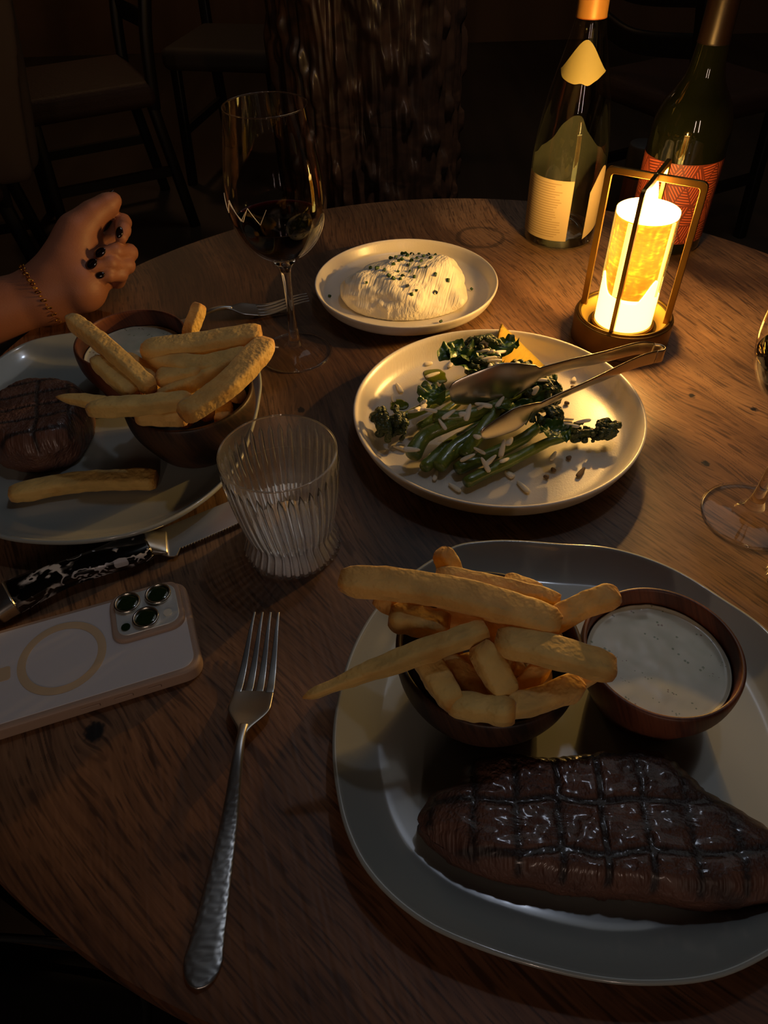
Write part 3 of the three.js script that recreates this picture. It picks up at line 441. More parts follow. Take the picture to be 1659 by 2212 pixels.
// ================================================================ STEAKS
function steakGeo(rad, top, lines, k) {
  const rows = []; for (let i = 0; i <= 46; i++) rows.push([i / 46, 1]); rows.reverse();
  const side = [[0.94, 0], [0.975, 0.04], [1.0, 0.2], [1.012, 0.4], [1.012, 0.6], [1.006, 0.78], [1.0, 0.9]];
  const all = [[0, 0], ...side, ...rows];
  const groove = (x, z) => { let m = 0; const wx = x + 0.0016 * noise(z * 60, k), wz = z + 0.002 * noise(x * 50, k + 3); for (const [nx, nz, d, w] of lines) { const q = Math.abs(wx * nx + wz * nz - d); m = Math.max(m, 1 - sstep(w * 0.35, w, q)); } return m; };
  const g = polar(rad, all, 300, (x, y, z, s, th) => {
    const edge = sstep(0.72, 1.0, s), dome = 1 - 0.42 * Math.pow(clamp((s - 0.72) / 0.28), 2.4);
    let h = y >= 1 ? top * dome : top * y * 0.62;
    if (y >= 1) h += 0.0018 * fbm(x * 42 + k, z * 42, 0.3, 3) + 0.0004 * noise(x * 260, z * 260, k) - 0.0007 * groove(x, z) * (1 - edge);
    const bulge = 1 + (y > 0 ? 0.055 * fbm(Math.cos(th) * 5 + k, Math.sin(th) * 5, y * 2, 4) + 0.012 * noise(th * 30, y * 6, k) : 0);
    return [x * bulge, h, z * bulge];
  });
  paint(g, (x, y, z) => { const m = groove(x, z) * sstep(top * 0.5, top * 0.75, y); const n = clamp(0.5 + 0.9 * fbm(x * 60 + k, y * 60, z * 60, 4)); let c = mix3([0.075, 0.030, 0.019], [0.17, 0.075, 0.045], n); const ch = clamp(0.9 * sstep(0.18, 0.45, fbm(x * 34 + 9 + k, z * 34, y * 34, 3))); c = mix3(c, [0.016, 0.010, 0.008], Math.max(m * 0.93, ch * 0.7)); return c; });
  return g;
}
{
  const c = [0.097, -0.1365];
  const rad = outline([[12, -138], [18, -151], [32, -158.5], [37.9, -167.2], [50.1, -172.5], [82.2, -169.6], [117.3, -171.3], [131, -173.5], [140.3, -169.5], [148.7, -160.5], [158.1, -149.5], [168, -140], [183, -129], [191, -117], [186, -103], [170.8, -101], [140.1, -99.5], [118, -103.5], [94.6, -105.8], [72, -109], [53.1, -113.1], [23.6, -126]], c);
  const lines = []; for (let i = -4; i <= 4; i++) lines.push([0.998, 0.06, -0.0385 + i * 0.0205 + 0.0205, 0.0028]);
  for (const d of [-0.031, -0.0075, 0.0165]) lines.push([-0.03, 0.9995, d, 0.0028]);
  single('steak', steakGeo(rad, 0.025, lines, 3), M.steak, 'long grilled strip steak with a crosshatch of dark grill marks', 'steak', [c[0], PF, c[1]]);
}
{
  const c = [-0.2665, -0.462], shift = [-0.012, -0.006];
  const rad = outline([[-308, -462], [-309, -490], [-296, -508], [-266, -514], [-240, -505], [-226, -482], [-222, -452], [-229, -425], [-254, -413], [-285, -420]], c);
  const lines = []; for (let i = -3; i <= 3; i++) { lines.push([0.25, 0.968, i * 0.017, 0.0026]); } for (const d of [-0.024, 0.006, 0.03]) lines.push([0.97, -0.25, d, 0.0024]);
  single('steak', steakGeo(th => rad(th) * 0.93, 0.034, lines, 17), M.steak, 'small thick round steak with grill marks on its own plate', 'steak', [c[0] + shift[0], PF, c[1] + shift[1]]);
}

// ================================================================ MASHED POTATO
const mashLocal = { x: 0.0305, z: -0.682 };
const mashLumps = [[0, 0.002, 0, 0.064, 0.027, 0.049], [0.026, 0.012, -0.01, 0.034, 0.024, 0.032], [-0.02, 0.008, -0.004, 0.036, 0.021, 0.036], [0.0, 0.012, -0.014, 0.03, 0.021, 0.026]];
function mashField(x, y, z) { let d = 1; for (const [a, b, c, p, q, r] of mashLumps) d = smin(d, (Math.hypot((x - a) / p, (y - b) / q, (z - c) / r) - 1) * q * 1.1, 0.009); d += 0.008 * fbm(x * 34 + 4, y * 46, z * 34, 3) * sstep(-0.002, 0.01, y); return Math.max(d, -y); }
function mashTop(x, z) { for (let y = 0.05; y > 0; y -= 0.0006) if (mashField(x, y, z) < 0) return y; return 0; }
single('mashed_potato', surfaceNets(mashField, [-0.075, -0.003, -0.06], [0.075, 0.052, 0.06], 0.0016), M.mash, 'mound of creamy mashed potato topped with chopped chives', 'mashed potato', [mashLocal.x, 0.0076, mashLocal.z]);
{
  const bit = new THREE.CylinderGeometry(0.0013, 0.0013, 0.0026, 8, 1, true), first = [];
  const spots = [[15.9, -705.2], [20.5, -699.8], [23.6, -694.5], [17.8, -689.9], [28.1, -709.6], [32.6, -704.1], [37.7, -710.9], [41.9, -698.3], [44.8, -708.4], [49.1, -699.8], [54, -702.5], [55.7, -692.3], [22.2, -679.7], [26.5, -671.6], [33.8, -678.9], [37.9, -668.9], [43.2, -680.2], [23.9, -665.1], [17, -665.5], [30.4, -655.2], [12.6, -670.6], [8.2, -680.7], [50, -677.8], [58.7, -669.4], [16.4, -712], [30.8, -713], [-5.7, -690], [1.2, -686.1], [34.2, -646], [39, -650], [58, -655], [-10, -668], [71.5, -667], [61, -700], [27, -697], [36, -694], [46, -690], [21, -706], [33, -687]];
  spots.forEach(([mx, mz], i) => { const x = mx / 1000, z = mz / 1000, h = Math.max(0.0004, mashTop(x - mashLocal.x, z - mashLocal.z)); const m = single('chive_piece', bit, M.chive, 'chopped chive on the mashed potato', 'chive', [x, 0.0085 + h, z], 0, 'chives on the mashed potato'); m.rotation.set(rr(-1, 1), rr(0, 6), rr(0.6, 1.6)); m.scale.setScalar(rr(0.8, 1.5)); });
  for (const [mx, mz, h] of [[-49.1, -685.4, 0], [62, -628, 0], [99, -690.3, 0]]) { const m = single('chive_piece', bit, M.chive, 'stray chive on the rim of the small plate', 'chive', [mx / 1000, 0.0095 + h, mz / 1000], 0, 'stray chives on the small plate'); m.rotation.set(0.3, rr(0, 6), 1.4); }
}

// ================================================================ BROCCOLINI, ALMONDS, LEMON
const mm = p => V(p[0] / 1000, p[1] / 1000, p[2] / 1000);
function floretGeo(k, len, rad, dir, count) {      // a head of buds on short branches, grown along dir
  const buds = [], d = dir.clone().normalize(), a = new THREE.Vector3().crossVectors(d, V(0, 1, 0)).normalize(), b = new THREE.Vector3().crossVectors(a, d);
  for (let i = 0; i < count; i++) { const t = Math.pow(hash3(i, k, 1), 0.7), th = hash3(i, k, 2) * 6.283, r = rad * (0.35 + 0.65 * Math.sqrt(hash3(i, k, 3))) * (0.55 + 0.45 * Math.sin(Math.PI * Math.min(1, t * 0.8 + 0.15))); const p = d.clone().multiplyScalar(len * t).addScaledVector(a, Math.cos(th) * r).addScaledVector(b, Math.sin(th) * r * 0.75); buds.push([p.x, p.y, p.z, 0.0013 + 0.0017 * hash3(i, k, 4)]); }
  const lo = [0, 1, 2].map(q => Math.min(...buds.map(u => u[q])) - 0.007), hi = [0, 1, 2].map(q => Math.max(...buds.map(u => u[q])) + 0.007);
  const g = surfaceNets((x, y, z) => { let s = capsule(x, y, z, [0, 0, 0], [d.x * len * 0.8, d.y * len * 0.8, d.z * len * 0.8], rad * 0.34, rad * 0.2); for (const u of buds) { const q = Math.hypot(x - u[0], y - u[1], z - u[2]) - u[3]; s = smin(s, q, 0.0008); } return s + 0.0006 * noise(x * 1100, y * 1100, z * 1100); }, lo, hi, 0.001);
  return paint(g, (x, y, z) => { const n = clamp(0.5 + 0.7 * fbm(x * 160 + k, y * 160, z * 160, 3)); return mix3([0.018, 0.032, 0.007], [0.085, 0.115, 0.018], n * n); });
}
function leafGeo(k, L, W) { const g = new THREE.PlaneGeometry(1, 1, 30, 16), p = g.attributes.position; for (let i = 0; i < p.count; i++) { const u = p.getX(i) + 0.5, v = p.getY(i) * 2; const w = W * Math.pow(Math.sin(Math.PI * clamp(u * 0.9 + 0.06)), 0.7) * (1 + 0.3 * noise(u * 7 + k, v > 0 ? 3.3 : 9.1)); p.setXYZ(i, u * L, 0.35 * L * Math.sin(u * 2.2) * 0.5 + 0.006 * Math.abs(v) * noise(u * 9 + k, v * 1.5, k) + 0.004 * v * v + 0.0012 * noise(u * 20, v * 9, k), v * w); } g.computeVertexNormals(); return g; }
const stalks = [
  ['broccolini stalk with a thick bright green bent end near the plate rim', [[22.8, 20, -415.7], [32.6, 24, -432.5], [49.1, 30, -438.5], [74.9, 34, -446.5], [101.7, 34, -457]], 7, null, 0],
  ['broccolini stalk with a dark bushy head toward the water tumbler', [[85.2, 24, -497.4], [57, 24, -485.9], [32.9, 24, -468.3], [16, 23, -458.5]], 5.6, [-20, -3, 8], 18],
  ['broccolini stalk lying across the top of the heap under the almonds', [[40.5, 34, -445.4], [63.6, 36, -442.7], [86.3, 36, -452.1], [110.7, 36, -469.1]], 5.8, null, 0],
  ['long thin broccolini stalk with a narrow head reaching toward the wine glass foot', [[61.2, 14, -390.2], [100.8, 15, -413.7], [130, 16, -431], [148, 17, -438]], 4.9, [38, 3, -3], 10],
  ['broccolini stalk lying just behind the longest one', [[55.7, 14.5, -404.9], [83.4, 17, -417.7], [110, 21, -431], [125, 22, -444]], 5.6, [14, 4, -14], 12],
  ['broccolini stalk arching over the heap to a leafy head near the lemon', [[61.5, 20, -413.7], [77, 30, -431.3], [95.2, 35, -463.8], [93.6, 33, -509.3], [92, 31, -524]], 5.6, [-2, 3, -22], 20],
  ['broccolini stalk ending in a curly head under the tongs', [[47.8, 16, -416.4], [70.3, 21, -430.2], [97.1, 28, -447.5], [118, 29, -466]], 5.8, [24, 4, -12], 17],
  ['broccolini stalk at the bottom of the heap running toward the lantern', [[31.3, 14, -408.3], [52.8, 14.5, -432.7], [85, 16, -461.1], [112, 18, -505]], 5.6, [16, 4, -20], 16],
  ['short pale broccolini stub cut across, beside the thick bent stalk', [[42, 15, -407], [56, 20, -424], [78, 24, -440], [104, 25, -470]], 6, [10, 4, -12], 13],
  ['leafy broccolini sprig between the tongs and the bushy head', [[30, 15, -455], [52, 22, -466], [74, 28, -486], [84, 30, -502]], 4.6, [5, 5, -14], 13]];
stalks.forEach(([label, pts, r, fd, fr], k) => {
  const P0 = pts.map(mm), o = P0[0].clone(); P0.forEach(p => p.sub(o));
  const t = thing('broccolini', label, 'broccolini', [o.x, o.y, o.z], 0, 'broccolini on the cream plate');
  const g = sweep(P0, u => { const s = (u < 0.03 ? 0.82 : 1) * (1 - 0.28 * u) * (1 + 0.1 * noise(u * 6 + k * 3, 1.5)); return [r / 1000 * s, r / 1000 * s * 0.92]; }, { rings: 30, seg: 16, pow: 2.1, jitter: 0.0007, jf: 140, uvScale: 8 });
  mesh('stem', paint(g, (x, y, z) => mix3([0.075, 0.12, 0.015], [0.22, 0.29, 0.045], clamp(0.5 + 0.9 * fbm(x * 55 + k, y * 55, z * 55, 3)))), M.greenStem, t);
  const endp = P0[P0.length - 1];
  if (fd) { const m = mesh('floret', floretGeo(k + 1, Math.hypot(...fd) / 1000, fr / 1000, mm(fd), fr < 11 ? 110 : 190), M.floret, t); m.position.copy(endp); }
  const leaves = { 4: [[0, 0.004, 5.2, 1]], 5: [[-0.004, 0.012, 2.6, 1.2], [0.004, 0.004, 0.7, 1], [-0.012, -0.004, 3.6, 1.1]], 6: [[0, 0.004, 7.2, 1.2], [-0.016, 0.004, 4.9, 1.1], [-0.02, -0.004, 0.6, 1.1]], 8: [[-0.01, 0.01, 1.9, 1.1]], 9: [[0, 0, 2.4, 1], [-0.008, 0.004, 0.4, 1]], 1: [[0.02, -0.006, 1.1, 0.9]] };
  for (const [ox, oz, a, q] of leaves[k] || []) { const l = mesh('leaf', leafGeo(k * 3 + a, 0.03 * q, 0.012 * q), M.leaf, t); l.position.copy(endp).add(V(ox, 0.004, oz)); l.rotation.y = a; }
});
{
  const g = new THREE.SphereGeometry(1, 14, 8); { const p = g.attributes.position; for (let i = 0; i < p.count; i++) { const x = p.getX(i), f = 1 - 0.35 * x; const y0 = p.getY(i), z0 = p.getZ(i), fat = Math.pow(Math.max(1e-4, 1 - x * x), -0.22); p.setXYZ(i, x * 0.0066, y0 * 0.0013 * fat, z0 * 0.0019 * f * fat); } g.computeVertexNormals(); }
  const g2 = g.clone().scale(0.62, 1.15, 1.25);
  const spots = [[44.8, 9, -555.6], [47.7, 9, -537.8], [65.8, 9, -555.1], [50.5, 9, -520], [62.5, 30.5, -485.8], [39.9, 9, -513.7], [16.8, 9, -519.8], [11.4, 9, -505.2], [34.7, 30.5, -467.1], [30.6, 30, -461], [38.4, 40.5, -444], [28.8, 29, -459.8], [34.7, 30, -463], [30.8, 29, -460.3], [47, 34, -434.4], [14.8, 9, -438.4], [63.4, 40, -438.7], [66.9, 40.5, -439.9], [75.9, 40, -444.9], [79.6, 41.5, -447.2], [72.2, 31.5, -421.3], [64.4, 22, -408.6], [73.7, 23.5, -414.4], [91.7, 23, -416.8], [97.3, 26, -421.2], [81.1, 22, -404.5], [76.9, 21, -401], [92.4, 19.5, -407.1], [96.4, 9, -403.2], [40.3, 9, -404.6], [53.6, 9.2, -390.5], [104.7, 9, -388.9], [72.7, 29.5, -489.2], [112.4, 9, -556.1], [118.2, 9, -552], [101, 41, -517], [98.6, 40, -512.5], [97.8, 41.5, -500.9], [119.7, 29, -521.8], [116.3, 28.5, -512.3], [91.4, 42.5, -496.4], [123.2, 25.5, -516.3], [104, 40, -522], [127.8, 44, -474.4], [122.7, 40, -466], [133, 33, -475.4], [149.2, 24, -440.3], [158, 27, -441.4], [171.1, 9, -523.7], [133.7, 9, -422.9], [153.8, 9, -468.6], [93.2, 40, -452.3], [122.8, 9.4, -480.6], [52.4, 38.5, -440.9], [22.5, 27, -414.1], [77.2, 30, -492.3], [94.5, 42, -519.3], [88, 41, -523], [92, 42, -510], [95.5, 42.5, -505.5], [85, 40, -514]];
  spots.forEach(([x, h, z], i) => { const onPlate = h < 10; const m = single('almond_sliver', i % 4 ? g : g2, M.almond, onPlate ? 'almond sliver lying on the cream plate around the broccolini' : 'almond sliver lying on the broccolini heap', 'almond', [x / 1000, h / 1000 + (onPlate ? 0.0002 : 0.0008), z / 1000], rr(0, Math.PI), onPlate ? 'almond slivers on the cream plate' : 'almond slivers on the broccolini'); if (!onPlate) { m.rotation.z = rr(-0.5, 0.5); m.rotation.x = rr(-0.5, 0.5); } m.scale.setScalar(rr(0.85, 1.2)); });
  [[151.2, -403.1], [130.6, -406.8], [123.9, -399.2], [160, -505], [168, -512], [158, -490], [145.5, -420]].forEach(([x, z], i) => single('crumb', i ? g2.clone().scale(0.55, 1, 0.8) : g, M.almondDark, i ? 'small dark crumb on the cream plate' : 'dark toasted sliver on the bare part of the cream plate', 'crumb', [x / 1000, 0.0092, z / 1000], 0.9 + i, i ? 'crumbs on the cream plate' : undefined));
}
for (const [x, z, r, n] of [[0.05, -0.5375, 0.011, 3], [0.0155, -0.497, 0.008, 5]]) single('oil_puddle', polar(th => r * (1 + 0.25 * noise(Math.cos(th) * 1.5 + n, Math.sin(th) * 1.5)), [[0, 0], [1, 0], [0.9, 0.0006], [0.6, 0.0009], [0, 0.001]], 40), M.oil, n === 3 ? 'larger green oil puddle on the cream plate' : 'smaller green oil puddle beside the bushy broccolini head', 'oil', [x, 0.0078, z]);
{
  const g = surfaceNets((x, y, z) => { const e = (Math.hypot(x / 0.036, y / 0.027, z / 0.027) - 1) * 0.026; const a = 0.5, p1 = -y * Math.cos(a) + Math.abs(z) * 0 - z * Math.sin(a) * -1, w1 = z * Math.cos(a) + (y - 0.0) * Math.sin(a), w2 = -z * Math.cos(a) + (y - 0.0) * Math.sin(a); return Math.max(e, w1, w2) ; }, [-0.04, -0.03, -0.03], [0.04, 0.006, 0.03], 0.0016);
  const m = thing('lemon_wedge', 'pale yellow lemon wedge leaning on the rim behind the broccolini', 'lemon', [0.1265, 0.034, -0.5455], -1.2);
  mesh('flesh', g, M.lemon, m);
  mesh('rind', surfaceNets((x, y, z) => { const q = Math.hypot(x / 0.036, y / 0.027, z / 0.027), e = Math.abs(q - 1.02) * 0.026 - 0.0009; const a = 0.5, w1 = z * Math.cos(a) + y * Math.sin(a), w2 = -z * Math.cos(a) + y * Math.sin(a); return Math.max(e, w1, w2); }, [-0.041, -0.032, -0.031], [0.041, 0.006, 0.031], 0.0013), M.rind, m);
}

// ================================================================ CUTLERY
{ // serving tongs resting on the broccolini and the plate rim
  const o = V(0.2304, 0.040, -0.5119), t = thing('serving_tongs', 'steel serving tongs resting across the broccolini and the cream plate rim', 'tongs', [o.x, o.y, o.z]);
  const arm = (pts, paddle, tw) => sweep(pts.map(p => mm(p).sub(o)), u => { const h = u < 0.36 ? lerp(paddle * 0.35, paddle, Math.sqrt(clamp(u / 0.2))) * lerp(1, 0.3, sstep(0.2, 0.42, u)) : lerp(paddle * 0.3, 0.0062, sstep(0.42, 0.9, u)); return [0.0008, Math.max(0.0032, h)]; }, { rings: 60, seg: 20, pow: 2.6, twist: u => tw * (1 - sstep(0.2, 0.6, u)) });
  mesh('arm', arm([[54.4, 46, -457.2], [85.7, 51, -459.4], [118.9, 55, -466.5], [146.6, 55, -477.8], [179.9, 52, -492.3], [219.2, 46, -513.4], [229.8, 42, -516.5]], 0.017, 0.2), M.tongSteel, t);
  mesh('arm', arm([[74.6, 38, -416], [99.8, 43, -426.5], [126.8, 46, -442.5], [172.2, 46, -470.4], [213.9, 42.5, -498.8], [231, 40, -508.5]], 0.0095, 0.25), M.tongSteel, t);
  mesh('spring_bend', sweep([V(-0.0008, 0.002, -0.0044), V(0.0055, 0.0015, -0.003), V(0.0078, 0.001, 0), V(0.0062, 0.0003, 0.0026), V(0.0008, 0, 0.0034)], () => [0.0009, 0.0062], { rings: 24, seg: 14, pow: 3 }), M.tongSteel, t);
}
function makeFork(label, pos, turn) {              // lies along local -z, tines at the far end; origin at the handle end
  const t = thing('fork', label, 'fork', pos, turn), H = u => 0.0022 + 0.011 * Math.exp(-(((u - 0.113) / 0.028) ** 2)) + 0.009 * sstep(0.15, 0.2025, u) - 0.0004;
  const handle = sweep(null, u => { const s = u * 0.121; const w = s < 0.012 ? 0.0091 * Math.sqrt(clamp(1 - ((0.012 - s) / 0.0121) ** 2)) : lerp(0.0091, 0.0024, Math.pow((s - 0.012) / 0.1, 0.8) > 1 ? 1 : Math.pow((s - 0.012) / 0.1, 0.8)); return [Math.max(0.0004, w), 0.0013 + 0.0007 * sstep(0.3, 0.9, u)]; }, { rings: 150, seg: 36, pow: 2.8, jitter: 0, curve: new THREE.CatmullRomCurve3(Array.from({ length: 30 }, (_, i) => { const s = i / 29 * 0.124; return V(0, H(s), -s); })) });
  { const p = handle.attributes.position; for (let i = 0; i < p.count; i++) { const x = p.getX(i), z = p.getZ(i); let d = 1; const cx = Math.floor(x * 420), cz = Math.floor(z * 420); for (let a = -1; a <= 1; a++) for (let b = -1; b <= 1; b++) { const qx = (cx + a + hash3(cx + a, cz + b, 1)) / 420, qz = (cz + b + hash3(cx + a, cz + b, 2)) / 420; d = Math.min(d, Math.hypot(x - qx, z - qz)); } const dent = clamp(1 - d / 0.0019); p.setY(i, p.getY(i) - 0.0003 * dent * dent * sstep(-0.105, -0.085, z)); } handle.computeVertexNormals(); }
  mesh('handle', handle, M.steelHammered, t);
  // head: curved plate from the neck to the tine roots
  const rings = []; for (let k = 0; k <= 20; k++) { const s = lerp(0.117, 0.1495, k / 20), q = (s - 0.117) / 0.0325; const w = q < 0.62 ? lerp(0.0024, 0.0124, sstep(0, 0.62, q)) : lerp(0.0124, 0.0119, (q - 0.62) / 0.38); const ring = []; for (let i = 0; i < 28; i++) { const th = i / 28 * 6.28318, c = Math.cos(th), n = Math.sin(th); const x = Math.sign(c) * Math.pow(Math.abs(c), 0.6) * w; ring.push(V(x, H(s) + Math.sign(n) * Math.pow(Math.abs(n), 0.6) * 0.0009 + 8 * x * x * sstep(0.2, 0.7, q), -s)); } rings.push(ring); }
  mesh('head', loft(rings), M.steel, t);
  for (let i = 0; i < 4; i++) { const f = (i - 1.5) / 1.5; mesh('tine', sweep(null, u => [lerp(0.0025, 0.0006, Math.pow(u, 1.25)), lerp(0.0008, 0.0005, u)], { rings: 16, seg: 16, pow: 6, curve: new THREE.CatmullRomCurve3(Array.from({ length: 10 }, (_, j) => { const s = lerp(0.1485, 0.2025, j / 9); const x = f * lerp(0.0096, 0.0077, j / 9); return V(x, H(s) + 8 * x * x * (1 - j / 9), -s); })) }), M.steel, t); }
  return t;
}
makeFork('polished steel dinner fork with a hammered handle beside the phone', [-0.0907, 0.0004, -0.0765], -0.068);
makeFork('steel dinner fork lying behind the red wine glass', [-0.2685, 0.0004, -0.636], -1.346);
{ // steak knife, local +x toward the tip, edge toward +z
  const t = thing('steak_knife', 'steak knife with a black and white marbled handle and serrated blade', 'knife', [-0.166, 0, -0.345], 0.507);
  const marble = dataTexture(512, 256, (u, v) => { const w1 = fbm(u * 7, v * 5, 0.5, 4) * 2.4, w2 = fbm(u * 7 + 40, v * 5 + 9, 0.5, 4) * 2.4, q = Math.abs(noise(u * 9 + w1, v * 5 + w2, 3.5)), s = sstep(0.26, 0.08, q) * sstep(-0.25, 0.1, fbm(u * 6 + 3, v * 4, 0.2, 2) + 0.12); return mix3([0.025, 0.025, 0.028], [0.72, 0.72, 0.74], s); }, true, MIR);
  const hg = sweep([V(-0.094, 0.0098, 0.001), V(-0.06, 0.0105, 0), V(-0.025, 0.0098, 0.0012), V(-0.002, 0.0088, 0)], u => { const w = 0.0112 + 0.0022 * Math.cos(u * 6.6 + 0.5); return [w * (u < 0.02 ? 0.94 : 1), 0.0084 - 0.0016 * u]; }, { rings: 40, seg: 28, pow: 3.0, uvScale: 14 });
  mesh('handle', hg, std({ map: marble, roughness: 0.18, clearcoat: 0.8, clearcoatRoughness: 0.08 }), t);
  mesh('end_cap', sweep([V(-0.106, 0.0088, 0.003), V(-0.1, 0.0095, 0.002), V(-0.093, 0.0098, 0.001)], u => [lerp(0.0135, 0.0128, u) * (u < 0.05 ? 0.9 : 1), lerp(0.0076, 0.0086, u)], { rings: 10, seg: 28, pow: 3.2 }), M.steel, t);
  mesh('bolster', sweep([V(-0.003, 0.0088, 0), V(0.004, 0.0075, 0.0015), V(0.011, 0.006, 0.0035)], u => [lerp(0.0108, 0.0112, u), lerp(0.007, 0.0018, u)], { rings: 12, seg: 24, pow: 2.6 }), M.steel, t);
  const s = new THREE.Shape(); s.moveTo(0.004, -0.0105); s.lineTo(0.07, -0.0115); s.quadraticCurveTo(0.105, -0.011, 0.118, -0.003); s.quadraticCurveTo(0.108, 0.006, 0.092, 0.0085);
  const n = 34; for (let i = 0; i <= n; i++) { const x = lerp(0.092, 0.018, i / n), base = 0.0085 + 0.003 * Math.sin((0.092 - x) / 0.074 * 1.6); s.lineTo(x + 0.0006, base + 0.0005); s.quadraticCurveTo(x - 0.0003, base - 0.0011, x - 0.0012, base + 0.0005); }
  s.lineTo(0.013, 0.016); s.quadraticCurveTo(0.009, 0.0165, 0.004, 0.0108); s.lineTo(0.004, -0.0105);
  mesh('blade', new THREE.ExtrudeGeometry(s, { depth: 0.0012, bevelEnabled: true, bevelSize: 0.0002, bevelThickness: 0.0003, bevelSegments: 1, curveSegments: 6 }).rotateX(Math.PI / 2).translate(0, 0.0062, 0).rotateX(0.14), M.steel, t);
}

// ================================================================ PHONE
{
  const t = thing('smartphone', 'smartphone lying face down in a frosted case with a beige frame and ring', 'phone', [-0.1943, 0, -0.2503], 0.3257);
  const rrect = (x0, z0, x1, z1, r) => { const s = new THREE.Shape(); s.moveTo(x0 + r, z0); s.lineTo(x1 - r, z0); s.quadraticCurveTo(x1, z0, x1, z0 + r); s.lineTo(x1, z1 - r); s.quadraticCurveTo(x1, z1, x1 - r, z1); s.lineTo(x0 + r, z1); s.quadraticCurveTo(x0, z1, x0, z1 - r); s.lineTo(x0, z0 + r); s.quadraticCurveTo(x0, z0, x0 + r, z0); return s; };
  const slab = (s, h0, h1, b) => new THREE.ExtrudeGeometry(s, { depth: h1 - h0 - 2 * b, bevelEnabled: b > 0, bevelSize: b, bevelOffset: -b, bevelThickness: b, bevelSegments: 4, curveSegments: 14 }).rotateX(Math.PI / 2).translate(0, h1 - b, 0);
  const beige = std({ color: 0xa88e7b, roughness: 0.55 }), frost = std({ color: 0xcfcaca, roughness: 0.42 }), ringMat = std({ color: 0xcbb08c, roughness: 0.55 }), silver = std({ color: 0xc9ccca, roughness: 0.35, metalness: 0.25 });
  mesh('case_frame', slab(rrect(-0.075, -0.0368, 0.075, 0.0368, 0.0125), 0, 0.0112, 0.0022), beige, t);
  mesh('back_panel', slab(rrect(-0.0712, -0.0334, 0.0712, 0.0334, 0.0098), 0.0104, 0.0116, 0.0004), frost, t);
  const ring = new THREE.Shape(); ring.absarc(0, 0, 0.0262, 0, 7, false); const hole = new THREE.Path(); hole.absarc(0, 0, 0.0212, 0, 7, true);
  const annulus = (a, b, h0, h1) => lathe([[a, h0], [b, h0], [b, h1], [a, h1], [a, h0]], 72);
  mesh('magnet_ring', annulus(0.0212, 0.0262, 0.0114, 0.0119).translate(-0.0046, 0, -0.0007), ringMat, t);
  mesh('magnet_bar', slab(rrect(-0.0585, -0.0057, -0.0345, 0.0043, 0.0022), 0.0112, 0.0119, 0.0003), ringMat, t);
  mesh('camera_surround', slab(rrect(0.0262, -0.0356, 0.0712, 0.0032, 0.0105), 0.0106, 0.0146, 0.0014), beige, t);
  const isl = mesh('camera_island', slab(rrect(0.0296, -0.0326, 0.0682, 0.0, 0.0085), 0.0136, 0.0152, 0.0005), silver, t);
  const darkGlass = std({ color: 0x1f2f14, roughness: 0.06, clearcoat: 1, clearcoatRoughness: 0.03 }), ringSteel = std({ color: 0xd6d2c6, metalness: 1, roughness: 0.25 });
  for (const [x, z] of [[0.0380, -0.0245], [0.0575, -0.0248], [0.0478, -0.0085]]) { const l = mesh('lens_ring', annulus(0.0068, 0.0082, 0.015, 0.0174).translate(x, 0, z), ringSteel, t); mesh('lens_glass', lathe([[0, 0.0152], [0.0069, 0.0152], [0.0069, 0.0166], [0.004, 0.0169], [0, 0.017]], 48).translate(x, 0, z), darkGlass, l); }
  mesh('depth_sensor', new THREE.CylinderGeometry(0.0028, 0.0028, 0.001, 32).translate(0.0350, 0.0155, -0.0062), std({ color: 0x1d2f12, roughness: 0.1 }), t);
  mesh('flash', new THREE.CylinderGeometry(0.0027, 0.0027, 0.0008, 32).translate(0.0612, 0.0154, -0.0085), std({ color: 0xd9d4c4, roughness: 0.3 }), t);
  for (const [x, w] of [[0.045, 0.008], [0.027, 0.011], [0.008, 0.011]]) mesh('side_button', box(w, 0.0026, 0.0012, x, 0.006, 0.0369, 0.0005), beige, t);
}

// ================================================================ GLASSES
const wgOuter = [[0, 0.0], [0.031, 0.0], [0.0338, 0.0006], [0.0342, 0.0012], [0.0335, 0.0018], [0.022, 0.0032], [0.012, 0.0058], [0.0072, 0.010], [0.0050, 0.018], [0.0039, 0.034], [0.0036, 0.055], [0.0039, 0.076], [0.0052, 0.086], [0.0095, 0.0925]];
const bowlProfile = smoothProfile([[0.0, 0.0905], [0.0095, 0.0925], [0.021, 0.0985], [0.031, 0.109], [0.0378, 0.123], [0.0407, 0.138], [0.0409, 0.150], [0.0392, 0.168], [0.0357, 0.190], [0.0318, 0.2118]], 60);
const bowlR = h => { for (let i = 1; i < bowlProfile.length; i++) if (bowlProfile[i][1] >= h && i > 1) { const a = bowlProfile[i - 1], b = bowlProfile[i]; return lerp(a[0], b[0], clamp((h - a[1]) / (b[1] - a[1]))); } return bowlProfile[bowlProfile.length - 1][0]; };
